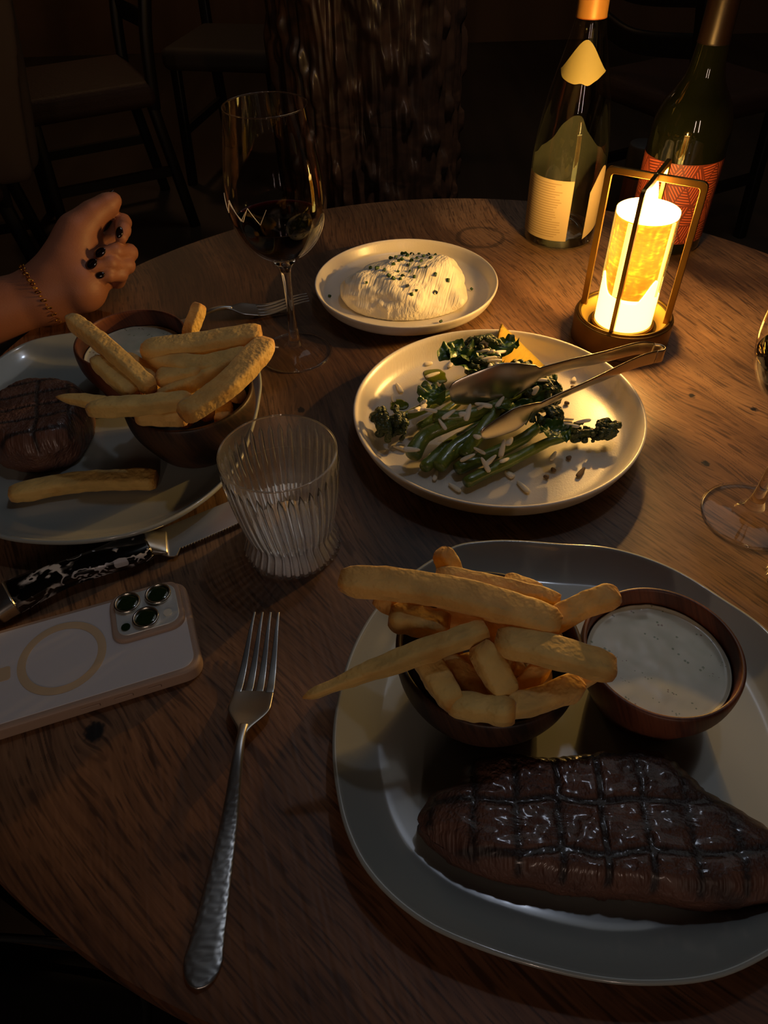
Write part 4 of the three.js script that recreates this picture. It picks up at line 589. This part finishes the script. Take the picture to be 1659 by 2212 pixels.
function wineGlass(label, pos, wineMat, level, wineLabel, turn = 0) {
  const t = thing('wine_glass', label, 'wine glass', pos, turn);
  mesh('foot', lathe(smoothProfile(wgOuter.slice(0, 8), 40), 72), M.thinGlass, t);
  mesh('foot_rim', new THREE.TorusGeometry(0.0338, 0.0008, 10, 96).rotateX(Math.PI / 2).translate(0, 0.0011, 0), M.glass, t);
  mesh('stem', lathe(smoothProfile(wgOuter.slice(7), 50).concat([[0.006, 0.0938], [0, 0.0938]]), 48), M.glass, t);
  const wall = 0.0009, rim = bowlProfile[bowlProfile.length - 1];
  mesh('bowl', lathe(bowlProfile.map(p => [p[0], p[1] + 0.0032]), 96), M.thinGlass, t);
  mesh('rim_bead', new THREE.TorusGeometry(rim[0], 0.0005, 10, 96).rotateX(Math.PI / 2).translate(0, rim[1] + 0.0034, 0), M.glass, t);
  const inner = bowlProfile.filter(p => p[1] < level).map(p => [Math.max(0, p[0] - wall - 0.0002), p[1] + 0.0034 + wall]);
  const top = bowlR(level) - wall - 0.0002; inner.push([top, level + 0.004], [top - 0.0012, level + 0.0035], [top - 0.003, level + 0.0033], [0, level + 0.0033]);
  const w = mesh(numbered('wine'), lathe(inner, 72), wineMat, scene); w.position.copy(t.position); tag(w, wineLabel, 'wine');
  return t;
}
const redGlass = wineGlass('tall wine glass of dark red wine with an etched zigzag mark', [-0.0792, 0, -0.5951], M.redWine, 0.1265, 'dark red wine filling the lower third of the tall glass');
{ // etched double zigzag on the bowl, facing the camera side
  const on = (deg, h) => { const r = bowlR(h) + 0.0001, a = deg * Math.PI / 180; return V(Math.sin(a) * r, h + 0.0032, Math.cos(a) * r); };
  const zig = (pairs) => { const out = []; for (let i = 0; i < pairs.length - 1; i++) for (let k = 0; k < 8; k++) out.push(on(lerp(pairs[i][0], pairs[i + 1][0], k / 8), lerp(pairs[i][1], pairs[i + 1][1], k / 8))); out.push(on(...pairs[pairs.length - 1])); return out; };
  for (const off of [0, 1]) { const pts = off ? [[-60, 0.1505], [-36, 0.1385], [-27, 0.1505], [-14, 0.1385], [-5, 0.1505]] : [[-80, 0.1515], [-66, 0.1395], [-57, 0.1515], [-39, 0.1385], [-30, 0.1475]]; mesh('etched_mark', sweep(null, () => [0.0003, 0.0002], { rings: 120, seg: 8, pow: 3, curve: new THREE.CatmullRomCurve3(zig(pts), false, 'catmullrom', 0.1) }), M.etched, redGlass); }
}
wineGlass('wine glass of pale white wine at the table edge beside the long-steak plate', [0.2665, 0, -0.36], M.whiteWine, 0.128, 'pale white wine in the glass beside the long-steak plate', 1);

function tumbler(label, pos, level, waterLabel) {
  const t = thing('water_tumbler', label, 'tumbler', pos);
  const prof = smoothProfile([[0.0325, 0.0], [0.0335, 0.0015], [0.0333, 0.004], [0.0315, 0.0095], [0.0292, 0.0155], [0.0290, 0.019], [0.0312, 0.028], [0.0338, 0.042], [0.0362, 0.060], [0.0376, 0.077], [0.0380, 0.0862]], 70), seg = 288, rings = [];
  const rib = (r, y, th) => r + (y < 0.012 ? 0.0011 : 0) * sstep(0.012, 0.008, y) * Math.cos(36 * th);
  const ringAt = (r, y, f) => Array.from({ length: seg }, (_, i) => { const th = -i / seg * Math.PI * 2, q = f ? rib(r, y, th) : r; return V(Math.cos(th) * q, y, Math.sin(th) * q); });
  rings.push(ringAt(0.012, 0.0012, 0), ringAt(0.028, 0.0008, 0), ringAt(0.031, 0.0, 0)); for (const [r, y] of prof) rings.push(ringAt(r, y, 1));
  rings.push(ringAt(0.0377, 0.0868, 0), ringAt(0.0369, 0.0869, 0), ringAt(0.0365, 0.0864, 0));
  const inner = smoothProfile([[0.0363, 0.084], [0.0348, 0.062], [0.0323, 0.043], [0.0296, 0.029], [0.0272, 0.022], [0.022, 0.0192], [0.004, 0.0188]], 40);
  for (const [r, y] of inner) rings.push(ringAt(r, y, 0));
  mesh('glass_body', loft(rings), M.tumblerGlass, t);
  for (let k = 0; k < 36; k++) {                   // swirled ribs moulded on the outside
    const a = k / 36 * Math.PI * 2, pts = prof.filter(p => p[1] > 0.001 && p[1] < 0.081).map(([r, y]) => { const th = a + 1.25 * Math.max(0, y - 0.012) * (y < 0.05 ? 4 : 4) * 0.3; return V(Math.cos(th) * (r + 0.0002), y, Math.sin(th) * (r + 0.0002)); });
    mesh('rib', sweep(null, u => { const e = Math.min(1, u / 0.06, (1 - u) / 0.06); return [0.0021 * Math.max(0.1, e), 0.0009 * Math.max(0.1, e)]; }, { rings: 36, seg: 10, pow: 2, up: V(Math.cos(a + 0.05), 0, Math.sin(a + 0.05)), curve: new THREE.CatmullRomCurve3(pts) }), M.glass, t);
  }
  mesh('rim_bead', new THREE.TorusGeometry(0.0374, 0.0006, 10, 96).rotateX(Math.PI / 2).translate(0, 0.0867, 0), M.glass, t);
  mesh('thick_base', loft(smoothProfile([[0.0306, 0.0008], [0.0316, 0.002], [0.0312, 0.005], [0.0292, 0.0105], [0.0272, 0.0155], [0.0262, 0.0178]], 24).map(([r, y]) => Array.from({ length: 144 }, (_, i) => { const th = -i / 144 * Math.PI * 2, q = r + 0.0006 * Math.cos(36 * th); return V(Math.cos(th) * q, y, Math.sin(th) * q); }))), M.footGlass, t);
  const wp = inner.filter(p => p[1] < level).reverse().map(p => [Math.max(0, p[0] - 0.0003), p[1] + 0.0003]); const rt = inner.find(p => p[1] < level)[0] - 0.0002;
  const w = mesh(numbered('water'), lathe([[0, wp[0][1]], ...wp, [rt, level + 0.0006], [rt - 0.0015, level + 0.0001], [0, level]], 96), M.waterClear, scene); w.position.copy(t.position); tag(w, waterLabel, 'water');
}
tumbler('swirl-ribbed water tumbler with a flared foot between the two steak plates', [-0.066, 0, -0.3472], 0.0615, 'still water in the tumbler between the two steak plates');
tumbler('swirl-ribbed water tumbler by the white wine glass at the table edge', [0.2875, 0, -0.2925], 0.06, 'still water in the tumbler by the white wine glass');

// ================================================================ BOTTLES
function radiusOf(profile) { return h => { for (let i = 1; i < profile.length; i++) if (profile[i][1] >= h && profile[i][1] > profile[i - 1][1]) { const a = profile[i - 1], b = profile[i]; return lerp(a[0], b[0], clamp((h - a[1]) / (b[1] - a[1]))); } return profile[profile.length - 1][0]; }; }
function wrap(rad, a0, a1, lo, hi, off = 0.00025, nx = 48, ny = 24) {   // a paper label on a turned bottle: angles in degrees, lo/hi(u) heights
  const pos = [], uv = [], idx = [], rows = (ny + 1) * (nx + 1);
  for (const o of [off, off - 0.00012]) for (let j = 0; j <= ny; j++) for (let i = 0; i <= nx; i++) { const u = i / nx, v = j / ny, a = lerp(a0, a1, u) * Math.PI / 180, h = lerp(lo(u), hi(u), v), r = rad(h) + o; pos.push(Math.sin(a) * r, h, Math.cos(a) * r); uv.push(u, v); }
  for (let j = 0; j < ny; j++) for (let i = 0; i < nx; i++) { const a = j * (nx + 1) + i, b = a + nx + 1; idx.push(a, a + 1, b, a + 1, b + 1, b); idx.push(a + rows, b + rows, a + 1 + rows, a + 1 + rows, b + rows, b + 1 + rows); }
  const g = new THREE.BufferGeometry(); g.setAttribute('position', new THREE.Float32BufferAttribute(pos, 3)); g.setAttribute('uv', new THREE.Float32BufferAttribute(uv, 2)); g.setIndex(idx); g.computeVertexNormals(); return g;
}
function canvasTex(w, h, draw) { const c = document.createElement('canvas'); c.width = w; c.height = h; draw(c.getContext('2d'), w, h); const t = new THREE.CanvasTexture(c); t.colorSpace = THREE.SRGBColorSpace; return t; }
{
  const prof = smoothProfile([[0.0402, 0.003], [0.0405, 0.03], [0.0404, 0.085], [0.0382, 0.115], [0.0335, 0.143], [0.0275, 0.168], [0.0208, 0.193], [0.0150, 0.218], [0.0142, 0.25], [0.0142, 0.322]], 80), rad = radiusOf(prof);
  const t = thing('wine_bottle', 'clear slender white wine bottle with cream labels and an orange capsule', 'bottle', [0.2172, 0, -0.8277], -0.2564);
  mesh('glass_body', lathe([[0, 0.012], [0.012, 0.011], [0.024, 0.006], [0.031, 0.001], [0.036, 0], [0.0392, 0.001], ...prof, [0.0125, 0.323], [0, 0.323]], 96), std({ color: new THREE.Color().setRGB(0.95, 0.98, 0.9), transmission: 1, thickness: 0, roughness: 0.0, ior: 1.5 }), t);
  mesh('punt_base', lathe([[0, 0.0135], [0.012, 0.0125], [0.024, 0.0075], [0.0315, 0.0022], [0.0365, 0.0018], [0.039, 0.003], [0.0393, 0.012], [0.037, 0.0155], [0.025, 0.018], [0, 0.024]], 72), M.glass, t);
  const paper = canvasTex(256, 256, (g, w, h) => { g.fillStyle = '#a8946c'; g.fillRect(0, 0, w, h); g.fillStyle = '#8a744e'; for (let i = 0; i < 22; i++) g.fillRect(18 + hash3(i, 3, 3) * 14, 14 + i * 10.6, 150 + hash3(i, 2, 2) * 70, 3.2); });
  mesh('front_label', wrap(rad, -78, 13, () => 0.012, () => 0.078), std({ map: paper, roughness: 0.8, side: THREE.DoubleSide }), t);
  mesh('side_label', wrap(rad, 42, 78, u => 0.012 + 0.01 * u, u => 0.064 + 0.024 * Math.sin(u * 2.2)), std({ color: 0xa8946c, roughness: 0.8, side: THREE.DoubleSide }), t);
  mesh('back_label', wrap(rad, 105, 255, () => 0.012, u => 0.088 + 0.03 * Math.exp(-(((u - 0.5) / 0.2) ** 2)) + 0.004 * noise(u * 14, 3), 0.0002), std({ color: 0x33312d, roughness: 0.85, side: THREE.DoubleSide }), t);
  mesh('shoulder_label', wrap(rad, -62, 60, u => 0.1665 + 0.010 * (2 * u - 1) ** 2 + 0.0015 * noise(u * 8, 1), u => 0.1765 + 0.0265 * Math.pow(Math.sin(Math.PI * clamp(u)), 1.3)), std({ color: 0x968a52, roughness: 0.7, side: THREE.DoubleSide }), t);
  const foil = canvasTex(256, 128, (g, w, h) => { g.fillStyle = '#b98440'; g.fillRect(0, 0, w, h); g.fillStyle = '#a85a20'; g.fillRect(0, h - 9, w, 9); g.strokeStyle = '#b5652a'; g.lineWidth = 2; for (let i = 0; i < 6; i++) { const a = i * Math.PI / 3; g.beginPath(); g.moveTo(148, 78); g.lineTo(148 + Math.cos(a) * 8, 78 + Math.sin(a) * 8); g.stroke(); } });
  mesh('capsule', lathe([[0.0152, 0.2185], [0.0149, 0.2205], [0.0147, 0.25], [0.0147, 0.3245], [0.013, 0.326], [0, 0.326]], 64), std({ map: foil, roughness: 0.4, metalness: 0.25 }), t);
}
{
  const prof = smoothProfile([[0.0402, 0.003], [0.0405, 0.03], [0.0405, 0.112], [0.0395, 0.128], [0.0335, 0.146], [0.0245, 0.16], [0.0182, 0.174], [0.0152, 0.196], [0.0145, 0.22], [0.0142, 0.305]], 80), rad = radiusOf(prof);
  const t = thing('wine_bottle', 'dark red wine bottle with an orange geometric-pattern label', 'bottle', [0.3347, 0, -0.8066], -0.392);
  mesh('glass_body', lathe([[0, 0.012], [0.024, 0.006], [0.033, 0], [0.0392, 0.001], ...prof, [0.0125, 0.3055], [0, 0.3055]], 96), std({ color: 0x0d0f06, roughness: 0.05, ior: 1.52, clearcoat: 1, clearcoatRoughness: 0.02 }), t);
  const tex = canvasTex(1024, 512, (g, w, h) => {
    g.fillStyle = '#5e2414'; g.fillRect(0, 0, w, h); const S = 128;
    for (let bx = -1; bx < w / S + 1; bx++) for (let by = -1; by < h / S + 1; by++) {
      const x = bx * S + (by % 2 ? S / 2 : 0), y = by * S;
      for (const [tri, ang] of [[[[0, 0], [S, 0], [S / 2, S]], 0.9 + ((bx * 7 + by * 3) % 3) * 1.05], [[[S / 2, S], [S * 1.5, S], [S, 0]], 2.2 + ((bx * 5 + by) % 3) * 1.05]]) {
        g.save(); g.beginPath(); tri.forEach((p, i) => i ? g.lineTo(x + p[0], y + p[1]) : g.moveTo(x + p[0], y + p[1])); g.closePath(); g.clip(); g.strokeStyle = '#b35433'; g.lineWidth = 6; const cx = x + S / 2, cy = y + S / 2;
        for (let k = -8; k <= 8; k++) { const ox = -Math.sin(ang) * k * 17, oy = Math.cos(ang) * k * 17; g.beginPath(); g.moveTo(cx + ox - Math.cos(ang) * S * 1.5, cy + oy - Math.sin(ang) * S * 1.5); g.lineTo(cx + ox + Math.cos(ang) * S * 1.5, cy + oy + Math.sin(ang) * S * 1.5); g.stroke(); } g.restore();
        g.strokeStyle = '#5e2414'; g.lineWidth = 10; g.beginPath(); tri.forEach((p, i) => i ? g.lineTo(x + p[0], y + p[1]) : g.moveTo(x + p[0], y + p[1])); g.closePath(); g.stroke();
      }
    }
  });
  mesh('front_label', wrap(rad, -115, 115, () => 0.014, () => 0.0985, 0.0003, 64, 16), std({ map: tex, roughness: 0.55, side: THREE.DoubleSide }), t);
  mesh('capsule', lathe([[0.0156, 0.1985], [0.0153, 0.2], [0.0149, 0.225], [0.0147, 0.307], [0.013, 0.3085], [0, 0.3085]], 64), std({ color: 0x1d120d, roughness: 0.35, metalness: 0.3 }), t);
}

// ================================================================ PERSON (forearm and loosely closed hand on the table edge)
{
  const O = V(-0.2923, 0.7994, -0.7027), ex = V(0.9995, -0.0232, 0.0234), ey = V(0.0329, 0.7032, -0.7102), ez = V(0, 0.7106, 0.7036), S = 0.00047;
  const t = thing('person', 'person in black seated at the table, bare forearm with dark nails and hand loosely closed', 'person', [-0.8, -TY, -0.42]);
  const base = t.position.clone();
  const J = (px, py, z, r) => ({ p: [(px - 190) * S, (560 - py) * S, z / 1000], r: r / 1000 });
  const local = w => { const d = w.clone().sub(O); return [d.dot(ex), d.dot(ey), d.dot(ez)]; };
  const elbow = { p: local(V(-0.585, 0.735, -0.575)), r: 0.043 }, mid = { p: local(V(-0.44, 0.762, -0.635)), r: 0.036 }, wr = J(104, 634, 0, 25.5), shoulder = { p: local(V(-0.74, 1.02, -0.6)), r: 0.052 };
  const bones = [[shoulder, elbow], [elbow, mid], [mid, wr],
    [wr, J(165, 610, 0, 27)], [J(130, 612, 4, 22), J(186, 630, 5, 20)], [wr, J(160, 545, 4, 22)], [J(165, 600, -12, 22), J(225, 560, -24, 14)], [J(150, 560, -10, 18), J(222, 505, -26, 13)],   // palm and heel
    [J(158, 560, 6, 20), J(176, 505, 8, 15.5)], [J(176, 505, 8, 15.5), J(208, 468, 6, 10.5)], [J(208, 468, 6, 10.5), J(238, 441, 2, 7.6)], [J(238, 441, 2, 7.6), J(249, 431, 1, 4.6)],              // thumb
  ];
  const fingers = [[J(215, 508, -30, 10.5), J(254, 468, -14, 8.6), J(266, 496, 0, 7.6), J(267, 518, 6, 6.2)], [J(228, 530, -32, 10.5), J(268, 535, -14, 8.8), J(254, 548, 6, 7.8), J(228, 562, 14, 6.4)], [J(235, 560, -30, 10), J(266, 566, -10, 8.4), J(246, 577, 10, 7.6), J(217, 589, 16, 6.6)], [J(235, 590, -22, 9), J(257, 590, -4, 7.2), J(242, 601, 9, 6.5), J(227, 607, 11, 5.6)]];
  const hand = (x, y, z) => { let d = 1; for (const [a, b] of bones) d = smin(d, capsule(x, y, z, a.p, b.p, a.r, b.r), 0.014); for (const f of fingers) { let q = 1; for (let i = 0; i < 3; i++) q = smin(q, capsule(x, y, z, f[i].p, f[i + 1].p, f[i].r, f[i + 1].r), 0.003); d = smin(d, q, 0.0025); } return d; };
  const toBody = g => { const p = g.attributes.position, n = g.attributes.normal; for (let i = 0; i < p.count; i++) { const q = O.clone().addScaledVector(ex, p.getX(i)).addScaledVector(ey, p.getY(i)).addScaledVector(ez, p.getZ(i)).sub(base), m = V(0, 0, 0).addScaledVector(ex, n.getX(i)).addScaledVector(ey, n.getY(i)).addScaledVector(ez, n.getZ(i)); p.setXYZ(i, q.x, q.y, q.z); n.setXYZ(i, m.x, m.y, m.z); } return g; };
  const fine = toBody(surfaceNets(hand, [-0.16, -0.09, -0.07], [0.062, 0.08, 0.06], 0.0028));
  const coarse = toBody(surfaceNets((x, y, z) => Math.max(hand(x, y, z), x + 0.1545), [-0.52, -0.16, -0.12], [-0.148, 0.3, 0.35], 0.009));
  const B = (x, y, z) => [x, y, z];
  const headF = (x, y, z) => { let d = (Math.hypot((x - 0.02) / 0.098, (y - 1.4) / 0.125, z / 0.078) - 1) * 0.085; d = smin(d, capsule(x, y, z, B(-0.02, 1.1, 0), B(0, 1.33, 0), 0.062, 0.055), 0.03); d = smin(d, capsule(x, y, z, B(0.06, 1.33, 0), B(0.085, 1.31, 0), 0.045, 0.03), 0.03); d = smin(d, capsule(x, y, z, B(0.112, 1.42, 0), B(0.135, 1.375, 0), 0.008, 0.013), 0.012); for (const s of [-1, 1]) { d = smin(d, capsule(x, y, z, B(0.0, 1.42, s * 0.08), B(0.005, 1.37, s * 0.078), 0.013, 0.009), 0.006); d = Math.max(d, -(Math.hypot(x - 0.122, y - 1.415, z - s * 0.032) - 0.014)); d = Math.min(d, Math.hypot(x - 0.106, y - 1.413, z - s * 0.032) - 0.0125); } d = smin(d, capsule(x, y, z, B(0.106, 1.335, -0.02), B(0.106, 1.335, 0.02), 0.008, 0.008), 0.006); return d; };
  const head = surfaceNets(headF, [-0.14, 1.08, -0.13], [0.17, 1.56, 0.13], 0.008);
  mesh('body', mergeGeometries([fine, coarse, head]), M.skin, t);
  mesh('hair', surfaceNets((x, y, z) => { let d = (Math.hypot((x + 0.005) / 0.112, (y - 1.425) / 0.132, z / 0.094) - 1) * 0.1; d = smin(d, capsule(x, y, z, B(-0.06, 1.4, 0), B(-0.08, 1.2, 0), 0.085, 0.05), 0.04); return Math.max(d, -(headF(x, y, z) - 0.002), x - 0.055 - 0.6 * Math.max(0, y - 1.47)); }, [-0.18, 1.1, -0.14], [0.16, 1.6, 0.14], 0.01), M.hair, t);
  const L = w => { const q = w.clone().sub(base); return [q.x, q.y, q.z]; };
  const sh = L(V(-0.74, 1.02, -0.6)), el = L(V(-0.585, 0.735, -0.575)), cuff = [lerp(sh[0], el[0], 0.6), lerp(sh[1], el[1], 0.6), lerp(sh[2], el[2], 0.6)];
  mesh('black_top', surfaceNets((x, y, z) => { let d = capsule(x, y, z, B(-0.03, 0.6, 0), B(-0.03, 0.95, 0), 0.14, 0.13); d = smin(d, capsule(x, y, z, B(-0.02, 1.03, -0.14), B(-0.02, 1.03, 0.14), 0.07, 0.07), 0.1); d = smin(d, capsule(x, y, z, sh, cuff, 0.068, 0.062), 0.05); d = smin(d, capsule(x, y, z, B(0.02, 1.02, 0.18), B(0.0, 0.74, 0.24), 0.066, 0.055), 0.05); d = smin(d, capsule(x, y, z, B(0.0, 0.74, 0.24), B(0.16, 0.62, 0.12), 0.055, 0.045), 0.03); d = smin(d, capsule(x, y, z, B(0.0, 0.58, -0.09), B(0.38, 0.575, -0.1), 0.085, 0.065), 0.04); d = smin(d, capsule(x, y, z, B(0.0, 0.58, 0.09), B(0.38, 0.575, 0.1), 0.085, 0.065), 0.04); d = smin(d, capsule(x, y, z, B(0.38, 0.575, -0.1), B(0.36, 0.06, -0.1), 0.062, 0.045), 0.03); d = smin(d, capsule(x, y, z, B(0.38, 0.575, 0.1), B(0.36, 0.06, 0.1), 0.062, 0.045), 0.03); d = smin(d, capsule(x, y, z, B(0.36, 0.045, -0.1), B(0.5, 0.035, -0.1), 0.045, 0.034), 0.02); d = smin(d, capsule(x, y, z, B(0.36, 0.045, 0.1), B(0.5, 0.035, 0.1), 0.045, 0.034), 0.02); return Math.max(d, -y + 0.001); }, [-0.3, -0.02, -0.36], [0.6, 1.16, 0.36], 0.016), M.blackCloth, t);
  // painted nails
  const nailG = new THREE.SphereGeometry(1, 16, 12);
  const nail = (px, py, z, w, l, a, tiltX = 0, tiltY = 0) => { const q = O.clone().addScaledVector(ex, (px - 190) * S).addScaledVector(ey, (560 - py) * S).addScaledVector(ez, z / 1000).sub(base); const m = mesh('painted_nail', nailG, M.nail, t); m.position.copy(q); const mat = new THREE.Matrix4().makeBasis(ex, ey, ez); m.quaternion.setFromRotationMatrix(mat).multiply(new THREE.Quaternion().setFromEuler(new THREE.Euler(tiltX, tiltY, a, 'ZYX'))); m.scale.set(l / 1000, w / 1000, 0.0022); };
  nail(236, 424, 2, 4.6, 8.5, 0.75, -1.1); nail(267, 512, 12.2, 4, 6, 1.45); nail(233, 561, 20.5, 4.6, 7, 0.4, 0, -0.25); nail(217, 587, 23, 5, 7.4, 0.42, 0, -0.3); nail(230, 606, 16.6, 3.5, 5, 0.3);
  // bracelet: a fine gold chain round the wrist
  const bt = thing('bracelet', 'thin gold chain bracelet on the wrist of the resting hand', 'bracelet', [0, 0, 0]);
  const c0 = O.clone().addScaledVector(ex, (92 - 190) * S).addScaledVector(ey, (560 - 641) * S); bt.position.copy(c0);
  const ax = V(wr.p[0] - mid.p[0], wr.p[1] - mid.p[1], wr.p[2] - mid.p[2]).normalize(), axW = V(0, 0, 0).addScaledVector(ex, ax.x).addScaledVector(ey, ax.y).addScaledVector(ez, ax.z), u1 = new THREE.Vector3().crossVectors(axW, ez).normalize(), u2 = new THREE.Vector3().crossVectors(u1, axW).normalize();
  const link = new THREE.TorusGeometry(0.0012, 0.00055, 6, 12).scale(2.0, 1, 1), n = 48;
  for (let i = 0; i < n; i++) {
    const a = i / n * Math.PI * 2, dir = u1.clone().multiplyScalar(Math.cos(a)).addScaledVector(u2, Math.sin(a)).addScaledVector(axW, 0.18 * Math.cos(a)).normalize(); let r = 0.02;
    const q0 = [(92 - 190) * S, (560 - 641) * S, 0], dl = [dir.dot(ex), dir.dot(ey), dir.dot(ez)]; for (let k = 0; k < 60; k++) { const d = hand(q0[0] + dl[0] * r, q0[1] + dl[1] * r, q0[2] + dl[2] * r); if (d > 0.0009) break; r += Math.max(0.0002, 0.0009 - d) * 0.8; }
    const m = mesh('chain_link', link, M.gold, bt); m.position.copy(dir.clone().multiplyScalar(r)); const tan = new THREE.Vector3().crossVectors(axW, dir).normalize(), nn = new THREE.Vector3().crossVectors(tan, dir).normalize(); m.quaternion.setFromRotationMatrix(new THREE.Matrix4().makeBasis(tan, i % 2 ? dir : nn, i % 2 ? nn.clone().negate() : dir));
  }
}
makeChair('dark wooden chair carrying the person in black beside the table', -0.83, -0.44, -Math.PI / 2);

renderer.render(scene, camera);
